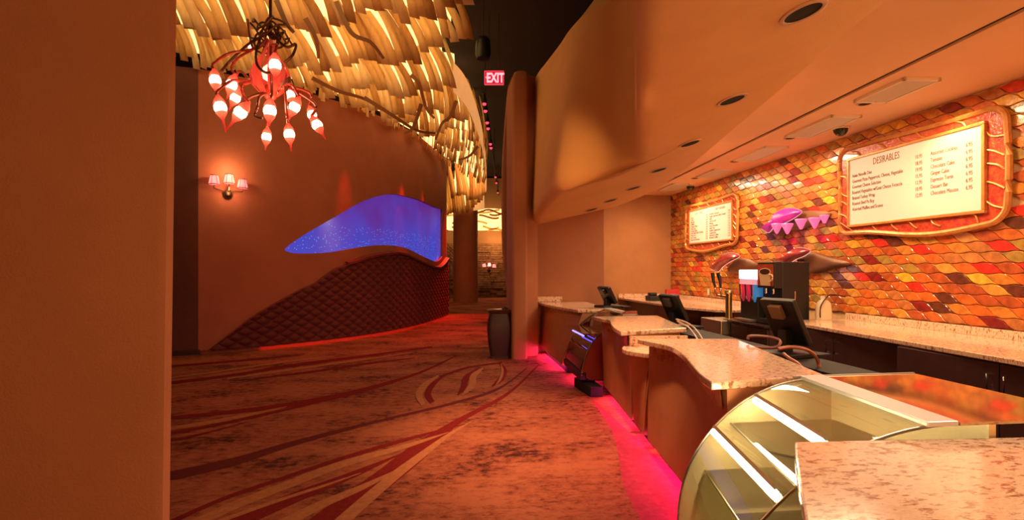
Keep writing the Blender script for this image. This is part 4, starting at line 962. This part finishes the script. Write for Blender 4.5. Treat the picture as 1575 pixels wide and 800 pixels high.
m = MB(); m.loft([[(prof_f[-1][0] + .0, YF, z), (XB, YF, z), (XB, YN, z), (prof_n[-1][0] + .0, YN, z)] for z in (zb_ - .02, zb_ + .02)]); m.build('deck', DECK, dc)
m = MB(); m.box(XB, XB + .03, YN, YF, zb_, zt_); m.build('back_panel', GOLD, dc)
xr = prof_f[0][0]
m = MB(); m.loft([[(xr - .06, YF, z), (xr + .07, YF, z), (xr - .03, YN - .02, z), (xr - .16, YN - .02, z)] for z in (zt_, zt_ + .02)]); m.build('top_rail', M_('case_rail_pale', (.62, .60, .62), .3, .3), dc, bevel=.004)
m = MB(); m.loft([[(xr + .075, YF, z), (XB + .5, YF, z), (XB + .5, YN - .02, z), (xr - .025, YN - .02, z)] for z in (zt_ + .002, zt_ + .014)]); m.build('top_glass', M_('case_top_mirror', (.75, .55, .32), .06, .9), dc)
m = MB(); m.tube([(xr - .1, YF, zt_ + .012), (XB + .5, YF + .01, zt_ + .012)], .008, 6); m.build('edge_trim', STEEL, dc)
for z, xa in ((.80, 1.36), (.56, 1.22)):
    m = MB(); m.loft([[(xa + .08, YF - .02, zz), (XB - .01, YF - .02, zz), (XB - .01, YN + .02, zz), (xa - .10, YN + .02, zz)] for zz in (z, z + .008)]); m.build('glass_shelf', glass('shelf_glass', (.9, .92, .8), .16), dc)
    m = MB(); m.tube([(xa + .08, YF - .02, z + .004), (xa - .10, YN + .02, z + .004)], .006, 6); m.build('shelf_edge', STEEL, dc)
    m = MB(); m.tube([(XB - .02, YN + .02, z + .004), (xa - .10, YN + .02, z + .004)], .005, 6); m.build('shelf_edge', STEEL, dc)
for a, b in (((1.56, YF - .05, .925), (1.43, YN + .1, .925)), ((1.33, YF - .06, .775), (1.18, YN + .04, .775))):
    m = MB(); m.tube([a, b], .018, 10); m.build('light_tube', TUBE, dc, smooth=True)
    m = MB(); v = Vector((0, 0, .028)); m.tube([Vector(a) + v, Vector(b) + v], .012, 4); m.build('tube_holder', STEEL, dc)
m = MB(); m.loft([[(prof_f[-1][0] + .18, YF, z), (XB + .03, YF, z), (XB + .03, YN, z), (prof_n[-1][0] + .18, YN, z)] for z in (.0, zb_ - .021)]); m.build('base_cabinet', M_('case_base_dark', (.06, .02, .02), .5), dc)
m = MB(); m.loft([[(prof_f[-1][0] - .02, YF, z), (prof_f[-1][0] + .04, YF, z), (prof_n[-1][0] + .04, YN, z), (prof_n[-1][0] - .02, YN, z)] for z in (zb_ - .05, zb_ + .015)]); m.build('front_lip', BLACK, dc)
m = MB(); m.prism([(1.24, 2.5), (1.26, 2.5), (1.02, 1.8), (1.0, 1.8)], .03, .06); m.build('pink_light_strip', PINK, dc)

# ------------------------------------------------------------------ far small display case
dc2 = thing('display_case', 'small dark curved-glass display case between the far counters', 'display case', (1.9, 7.1, 0))
Y2F, Y2N = 7.75, 6.62
pf = [at_Y(x, y, Y2F) for x, y in cr([(932, 476), (918, 481), (902, 491), (887, 506), (877, 524), (871, 545), (870, 552)], 4)]
pn = [at_Y(x, y, Y2N) for x, y in cr([(962, 479), (947, 491), (928, 508), (913, 525), (902, 545), (896, 568), (895, 578)], 4)]
m = MB(); m.grid([[tuple(p) for p in pf], [tuple(p) for p in pn]]); m.build('curved_glass', glass('case_glass_dark', (.8, .8, .85), .10), dc2, smooth=True)
for P in (pf, pn):
    m = MB(); m.tube(P, .010, 6); m.build('edge_trim', CHROME, dc2, smooth=True)
x2 = 2.45
m = MB(); poly = [(p.x, Y2N + .01, p.z) for p in pn] + [(pn[-1].x + .12, Y2N + .01, .16), (x2, Y2N + .01, .16), (x2, Y2N + .01, pn[0].z)]
m.loft([poly, [(p[0], p[1] + .03, p[2]) for p in poly]]); m.build('end_panel', M_('case_end_red', (.30, .05, .035), .5), dc2)
m = MB(); m.box(x2 - .03, x2, Y2N, Y2F, .15, 1.0); m.build('back_panel', BLACKM, dc2)
m = MB(); m.loft([[(pf[-1].x + .03, Y2F, z), (x2, Y2F, z), (x2, Y2N + .05, z), (pn[-1].x + .03, Y2N + .05, z)] for z in (.14, .40)]); m.build('base_cabinet', BLACKM, dc2)
m = MB(); m.loft([[(pf[-1].x - .03, Y2F, z), (pf[-1].x + .06, Y2F, z), (pn[-1].x + .06, Y2N, z), (pn[-1].x - .03, Y2N, z)] for z in (pf[-1].z - .09, pf[-1].z + .01)]); m.build('front_lip', BLACK, dc2, bevel=.01)
for z in (.55, .75):
    m = MB(); m.loft([[(1.75, Y2F - .03, zz), (x2 - .03, Y2F - .03, zz), (x2 - .03, Y2N + .06, zz), (1.75, Y2N + .06, zz)] for zz in (z, z + .008)]); m.build('glass_shelf', GLASS, dc2)
m = MB(); m.tube([(1.80, Y2F - .2, .70), (1.80, Y2N + .3, .70)], .012, 8); m.build('light_tube', emissive('case_blue_tube', (.15, .12, 1), 5), dc2, smooth=True)
m = MB(); m.loft([[(pf[0].x - .04, Y2F, z), (x2, Y2F, z), (x2, Y2N, z), (pn[0].x - .04, Y2N, z)] for z in (pf[0].z + .0, pf[0].z + .025)]); m.build('top_rail', STEEL, dc2)
fa, fb = at_z(893, 594, .06), at_z(928, 606, .06)
m = MB(); m.loft([[(1.68, 6.98, z), (1.90, 6.98, z), (1.90, 6.36, z), (1.74, 6.36, z)] for z in (.0, .13)]); m.build('foot', BLACKM, dc2, bevel=.01)

# ------------------------------------------------------------------ back bar
def cab(name, label, y0, y1, x0, x1, z1, mat, doors, group=None, hmat=CHROME):
    t = thing(name, label, 'cabinet', (x0, (y0 + y1) / 2, 0), group)
    m = MB(); m.box(x0 + .025, x1, y0, y1, .1, z1); m.build('body', mat, t)
    m = MB(); m.box(x0 + .08, x1, y0, y1, 0, .1); m.build('plinth', BLACKM, t)
    w = (y1 - y0) / doors
    for k in range(doors):
        a, b = y0 + k * w + .006, y0 + (k + 1) * w - .006
        m = MB(); m.box(x0, x0 + .024, a, b, .11, z1 - .012); d = m.build('door', mat, t, bevel=.003)
        hy = b - .06 if k % 2 == 0 else a + .06
        m = MB(); m.tube([(x0, hy, z1 - .10), (x0 - .035, hy, z1 - .10), (x0 - .035, hy, z1 - .24), (x0, hy, z1 - .24)], .007, 6); m.build('handle', hmat, d, smooth=True)
    return t
front = lambda y: 4.30 + .067 * (y - 4.4) + .06
def slab_back(label, y0, y1, z=.91):
    t = thing('back_counter', label, 'counter', (front(y0), y0, z))
    m = MB(); m.prism([(front(y0), y0), (XT - .045, y0), (XT - .045, y1), (front(y1), y1)], z - .045, z); m.build('granite_top', GRANITE, t, bevel=.006)
    m = MB(); m.box(XT - .075, XT - .04, y0, y1, z, z + .09); m.build('backsplash', GRANITE, t, bevel=.004)
    return t
slab_back('granite back counter under the DESIRABLES menu board', 2.6, 6.66)
cab('base_cabinet', 'plum base cabinet under the right end of the back counter', 2.7, 4.62, 4.34, 5.46, .86, DARKWOOD, 2, 'plum back-bar cabinets')
cab('base_cabinet', 'plum base cabinet under the back counter beside the coffee machine', 4.64, 6.64, 4.47, 5.46, .86, DARKWOOD, 2, 'plum back-bar cabinets')
slab = thing('machine_counter', 'low dark counter carrying the coffee and slush machines', 'counter', (4.4, 7.4, 0))
m = MB(); m.box(4.28, XT - .045, 6.68, 7.66, .79, .82); m.build('counter_top', M_('counter_dark_stone', (.03, .015, .014), .2), slab, bevel=.004)
m = MB(); m.box(4.36, 5.45, 6.70, 7.65, .1, .789); m.build('body', DARKWOOD, slab)
for a, b in ((6.71, 7.17), (7.19, 7.64)):
    m = MB(); m.box(4.335, 4.36, a, b, .45, .77); d = m.build('drawer', DARKWOOD, slab, bevel=.003); m = MB(); m.box(4.335, 4.36, a, b, .12, .44); m.build('drawer', DARKWOOD, slab, bevel=.003)
t = thing('back_counter', 'granite counter along the corner beneath the two-column menu board', 'counter', (4.3, 10, 0))
pl = [(4.15, 12.58), (4.18, 11.0), (4.30, 9.1), (4.55, 8.5), (4.75, 8.37), (XT - .045, 8.37), (XT - .045, 12.58)]
m = MB(); m.prism(pl, .865, .91); m.build('granite_top', GRANITE, t, bevel=.006)
m = MB(); m.box(XT - .075, XT - .04, 8.37, 12.53, .91, 1.0); m.build('backsplash', GRANITE, t, bevel=.004)
m = MB(); m.box(4.15, XT - .08, 12.54, 12.585, .91, 1.0); m.build('backsplash', GRANITE, t, bevel=.004)
cab('base_cabinet', 'brown base cabinet under the corner counter, next to the machine counter', 8.42, 9.6, 4.80, 5.46, .86, BROWNWOOD, 2, 'brown corner cabinets')
cab('base_cabinet', 'brown base cabinet under the corner counter at the end wall', 9.62, 12.5, 4.36, 5.46, .86, BROWNWOOD, 3, 'brown corner cabinets')

# coffee machine
cm = thing('coffee_machine', 'tall black coffee machine with a coffee cup picture on its front', 'coffee machine', (4.7, 6.95, .82))
X0, X1, Y0, Y1 = 4.46, 4.99, 6.74, 7.14
m = MB(); m.box(X0 + .12, X1, Y0, Y1, .83, 1.71); m.build('cabinet', BLACK, cm, bevel=.012)
m = MB(); m.box(X0, X0 + .125, Y0, Y1, 1.34, 1.71); m.build('head', BLACK, cm, bevel=.01)
m = MB(); m.box(X0, X0 + .125, Y0, Y1, .83, .90); m.build('drip_tray', BLACK, cm, bevel=.006)
m = MB(); m.box(X0 - .006, X0, Y0 + .02, Y1 - .02, 1.37, 1.68); pic = m.build('picture_panel', M_('coffee_panel_red', (.30, .03, .02), .3, col2=(.45, .08, .03), scale=12), cm)
cyc, czc = (Y0 + Y1) / 2 - .0, 1.47
CUP = M_('cup_print_cream', (.72, .50, .30), .5); COF = M_('coffee_print_brown', (.05, .012, .006), .4)
def disc(yc, zc, ry, rz, dx, mat, name, n=24):
    m = MB(); m.loft([[(X0 - .006, yc + ry * math.cos(2 * math.pi * k / n), zc + rz * math.sin(2 * math.pi * k / n)) for k in range(n)], [(X0 - .006 - dx, yc + ry * math.cos(2 * math.pi * k / n), zc + rz * math.sin(2 * math.pi * k / n)) for k in range(n)]]); return m.build(name, mat, pic)
m = MB(); pp = [(cyc + .15, 1.565), (cyc + .14, 1.50), (cyc + .12, 1.43), (cyc + .11, 1.375), (cyc - .12, 1.375), (cyc - .12, 1.43), (cyc - .125, 1.50), (cyc - .13, 1.565)]
m.loft([[(X0 - .006, y, z) for y, z in pp], [(X0 - .0075, y, z) for y, z in pp]]); m.build('cup_print', CUP, pic)
disc(cyc + .01, 1.57, .145, .055, .002, CUP, 'cup_print'); disc(cyc + .01, 1.572, .118, .040, .003, COF, 'coffee_print')
m = MB(); m.tube(cr([(X0 - .008, cyc - .11, 1.53), (X0 - .008, cyc - .165, 1.52), (X0 - .008, cyc - .165, 1.46), (X0 - .008, cyc - .115, 1.43)], 5), .012, 6); m.build('handle_print', CUP, pic)
for y in (6.85, 7.02):
    m = MB(); m.tube([(X0 + .06, y, 1.34), (X0 + .06, y, 1.26)], .022, 8); m.build('spout', CHROME, cm, smooth=True)
m = MB(); m.box(X0 + .30, X0 + .315, Y0 - .01, Y0, 1.02, 1.30); m.build('side_handle', CHROME, cm)
# slush machine
sm = thing('slush_machine', 'slush machine with white lit top and red and blue bowls', 'drink machine', (4.6, 7.4, .82))
m = MB(); m.box(4.48, 4.95, 7.16, 7.62, .83, 1.20); m.build('base', BLACK, sm, bevel=.01)
m = MB(); m.box(4.62, 4.95, 7.16, 7.62, 1.20, 1.38); m.build('rear_housing', BLACK, sm)
m = MB(); m.box(4.45, 4.95, 7.16, 7.62, 1.46, 1.60); m.build('lit_top', M_('slush_lid_lit', (.8, .8, .85), .4, emit=(1, .86, .92), es=1.6), sm, bevel=.012)
m = MB(); m.box(4.46, 4.94, 7.17, 7.61, 1.38, 1.455); m.build('header_panel', M_('slush_header', (.75, .45, .50), .4, emit=(1, .45, .55), es=.5), sm)
for y, c, nm in ((7.54, (.75, .03, .08), 'red'), (7.39, (.75, .03, .10), 'red'), (7.235, (.05, .30, .75), 'blue')):
    m = MB(); m.lathe([(.01, -.13), (.055, -.12), (.07, -.05), (.07, .10), (.06, .15), (.02, .16)], 14, Matrix.Translation((4.53, y, 1.24 if nm == 'red' else 1.24))); bo = m.build('bowl', M_('slush_' + nm, c, .25, emit=c, es=.35, bump=.6, bscale=90), sm, smooth=True); bo['label'] = nm + ' slush bowl'
    m = MB(); m.tube([(4.45, y, 1.16), (4.43, y, 1.21)], .02, 8); m.build('tap', CHROME, sm, smooth=True)
    m = MB(); m.tube([(4.43, y, 1.21), (4.42, y, 1.38)], .011, 8); m.build('tap_lever', BLACK, sm, smooth=True)
m = MB(); m.box(4.36, 4.48, 7.2, 7.6, .83, .86); m.build('drip_tray', STEEL, sm)
# tap tower
p = at_d(1121, 480, 8.3); tt = thing('tap_tower', 'brass beer tap tower with a cross arm and black handles', 'beer tap', (p.x, p.y, .80))
bx_, by_ = p.x, p.y
t2 = thing('drip_station', 'steel drip station under the brass tap tower', 'drip tray', (bx_, by_, 0))
m = MB(); m.box(bx_ - .22, bx_ + .18, by_ - .16, by_ + .5, .58, .80); m.build('tank', STEEL, t2, bevel=.01)
m = MB(); m.box(bx_ - .20, bx_ + .16, by_ - .14, by_ + .48, 0, .58); m.build('stand', BROWNWOOD, t2)
MB().lathe([(.085, .80), (.085, .82), (.052, .83), (.052, 1.22), (.068, 1.24), (.06, 1.27), (.02, 1.285)], 18, Matrix.Translation((bx_, by_, 0))).build('column', BRASS, tt, smooth=True)
m = MB(); m.tube([(bx_, by_, 1.16), (bx_ - .04, by_ + .28, 1.18)], .022, 8); m.build('cross_arm', BRASS, tt, smooth=True)
for k, (dy, dx) in enumerate(((.16, -.05), (.28, -.08))):
    m = MB(); m.tube([(bx_ - .03, by_ + dy, 1.18), (bx_ + dx, by_ + dy, 1.24), (bx_ + dx, by_ + dy, 1.30)], .016, 8); m.build('faucet', CHROME, tt, smooth=True)
    m = MB(); m.tube([(bx_ + dx, by_ + dy, 1.30), (bx_ + dx - .02 * k, by_ + dy + .02, 1.42), (bx_ + dx - .03, by_ + dy + .03, 1.55)], [.014, .026, .03], 8); m.build('tap_handle', BLACK, tt, smooth=True)

# registers on the work shelf
SCREEN = M_('register_screen_off', (.015, .014, .02), .12)
def register(px, py_top, d, label, zb, hgt, w, tilt=-.5, box=False, group='registers behind the counters'):
    b = at_d(px, 470, d); t = thing('cash_register', label, 'register', (b.x, b.y, zb), group)
    Mb = Matrix.Translation((b.x, b.y, zb)) @ Matrix.Rotation(.28, 4, 'Z')
    m = MB(); m.box(-w * .55, w * .55, -.16, .14, 0, .045, Mb); m.build('base', BLACK, t, bevel=.01)
    m = MB(); m.box(-.05, .05, -.04, .04, .04, hgt * .45, Mb); m.build('neck', BLACK, t, bevel=.008)
    Ms = Mb @ Matrix.Translation((0, 0, hgt * .58)) @ Matrix.Rotation(tilt, 4, 'Y')
    m = MB(); m.box(-.03, .03, -w * .55, w * .55, -hgt * .42, hgt * .42, Ms); m.build('monitor', BLACK, t, bevel=.012)
    m = MB(); m.box(.031, .034, -w * .48, w * .48, -hgt * .36, hgt * .36, Ms); m.build('screen', SCREEN, t)
    m = MB(); m.box(-.075, -.031, -w * .2, w * .2, hgt * .12, hgt * .36, Ms); m.build('customer_display', M_('register_display', (.05, .045, .04), .3) if not box else M_('register_display_brown', (.20, .11, .05), .5), t, bevel=.006)
    m = MB(); m.box(.18, .34, -w * .6, w * .6, .005, .03, Mb); m.build('keyboard', BLACKM, t, bevel=.004)
    return t
register(934, 443, 8.45, 'black register on the farthest counter by the end wall', .981, .36, .30)
register(1036, 450, 6.75, 'black register behind the middle granite counter', .841, .46, .31)
register(1208, 470, 4.55, 'large black register behind the wavy counter in front of the coffee machine', .841, .53, .30, box=True)
# cables
def cable(px, mat, label, r=.008, g=None):
    q = cr([tuple(at_d(*p)) for p in px], 6); m = MB(); m.tube(q, r, 6); tag(m.build('cable', mat, smooth=True), label, 'cable', g)
CABW = M_('cable_pale', (.55, .40, .34), .5); CABR = M_('cable_rust', (.38, .13, .08), .5); 
cable([(1197, 537, 4.0), (1215, 534, 4.0), (1238, 537, 3.95), (1252, 546, 4.0), (1258, 556, 4.05), (1260, 565, 4.05)], CABR, 'thick rust-coloured hose arching behind the wavy counter', .014)
cable([(1205, 544, 3.9), (1215, 552, 3.8), (1228, 560, 3.7), (1245, 580, 3.6)], CABR, 'short rust cable lying behind the wavy counter edge', .012)
cable([(1150, 522, 4.3), (1154, 517, 4.3), (1180, 518, 4.3), (1198, 523, 4.25), (1199, 530, 4.2), (1190, 535, 4.2), (1158, 534, 4.25)], M_('cable_dark_red', (.20, .07, .06), .5), 'dark red looped cable beside the large register', .013)
cable([(1040, 491, 5.6), (1055, 496, 5.5), (1068, 505, 5.4), (1078, 518, 5.2), (1082, 526, 5.1)], CABW, 'pale cable hanging off the end of the middle counter, outer one', .009)
cable([(1042, 494, 5.6), (1058, 503, 5.4), (1066, 512, 5.3), (1074, 524, 5.1)], CABW, 'pale cable hanging off the end of the middle counter, inner one', .009)
m = MB(); m.tube(cr([(2.05, 8.25, .989), (2.2, 8.15, .989), (2.3, 8.0, .989), (2.45, 7.95, .989)], 6), .008, 6); tag(m.build('cable', CABW, smooth=True), 'pale cable lying on the farthest counter below its register', 'cable')
p = at_d(1005, 455, 11.6); t = thing('card_printer', 'small black printer on the corner counter', 'printer', (p.x, p.y, .911))
m = MB(); m.box(p.x - .14, p.x + .14, p.y - .14, p.y + .14, .911, 1.02); m.build('body', BLACK, t, bevel=.02)
m = MB(); m.box(p.x - .10, p.x + .06, p.y - .08, p.y + .1, 1.02, 1.09); m.build('paper_cover', BLACK, t, bevel=.02)
p = at_d(1034, 452, 12.2); m = MB(); m.box(p.x - .16, p.x + .16, p.y - .05, p.y + .05, .912, 1.14)
tag(m.build('menu_stand', M_('red_card', (.45, .03, .03), .5), bevel=.006), 'red card box standing on the corner counter by the tiled wall', 'box')
# outlets, hose reel, small jar at the right counter
for i, (x, y) in enumerate(((1090, 449), (1266, 463))):
    p = at_X(x, y, XT - .01); t = thing('power_outlet', 'cream power outlet on the tiled wall ' + ('left of the tap tower' if i == 0 else 'right of the coffee machine'), 'outlet', p, 'outlets on the tiled wall')
    m = MB(); m.box(p.x - .012, p.x, p.y - .045, p.y + .045, p.z - .07, p.z + .07); m.build('plate', CREAM, t, bevel=.004)
    m = MB(); m.box(p.x - .016, p.x - .012, p.y - .02, p.y + .02, p.z - .04, p.z + .04); m.build('socket', WHITE, t)
p = at_d(1257, 485, 6.9); 
cn = thing('paper_canister', 'cream rounded dispenser between the coffee machine and the back counter', 'dispenser', (5.1, 6.6, .911))
m = MB(); m.loft([[(x, y, z) for x, y in rr(5.10 - w_, 5.10 + w_, 6.56, 6.655, .04, 3)] for z, w_ in ((.911, .11), (1.05, .11), (1.14, .09), (1.18, .05))]); m.build('body', CREAM, cn, smooth=True)
m = MB(); m.tube(cr([(5.0, 6.54, .95), (5.0, 6.53, 1.1), (5.1, 6.55, 1.22), (5.3, 6.7, 1.25), (5.52, 6.72, 1.22)], 6), .008, 6); m.build('cord', BLACK, cn, smooth=True)
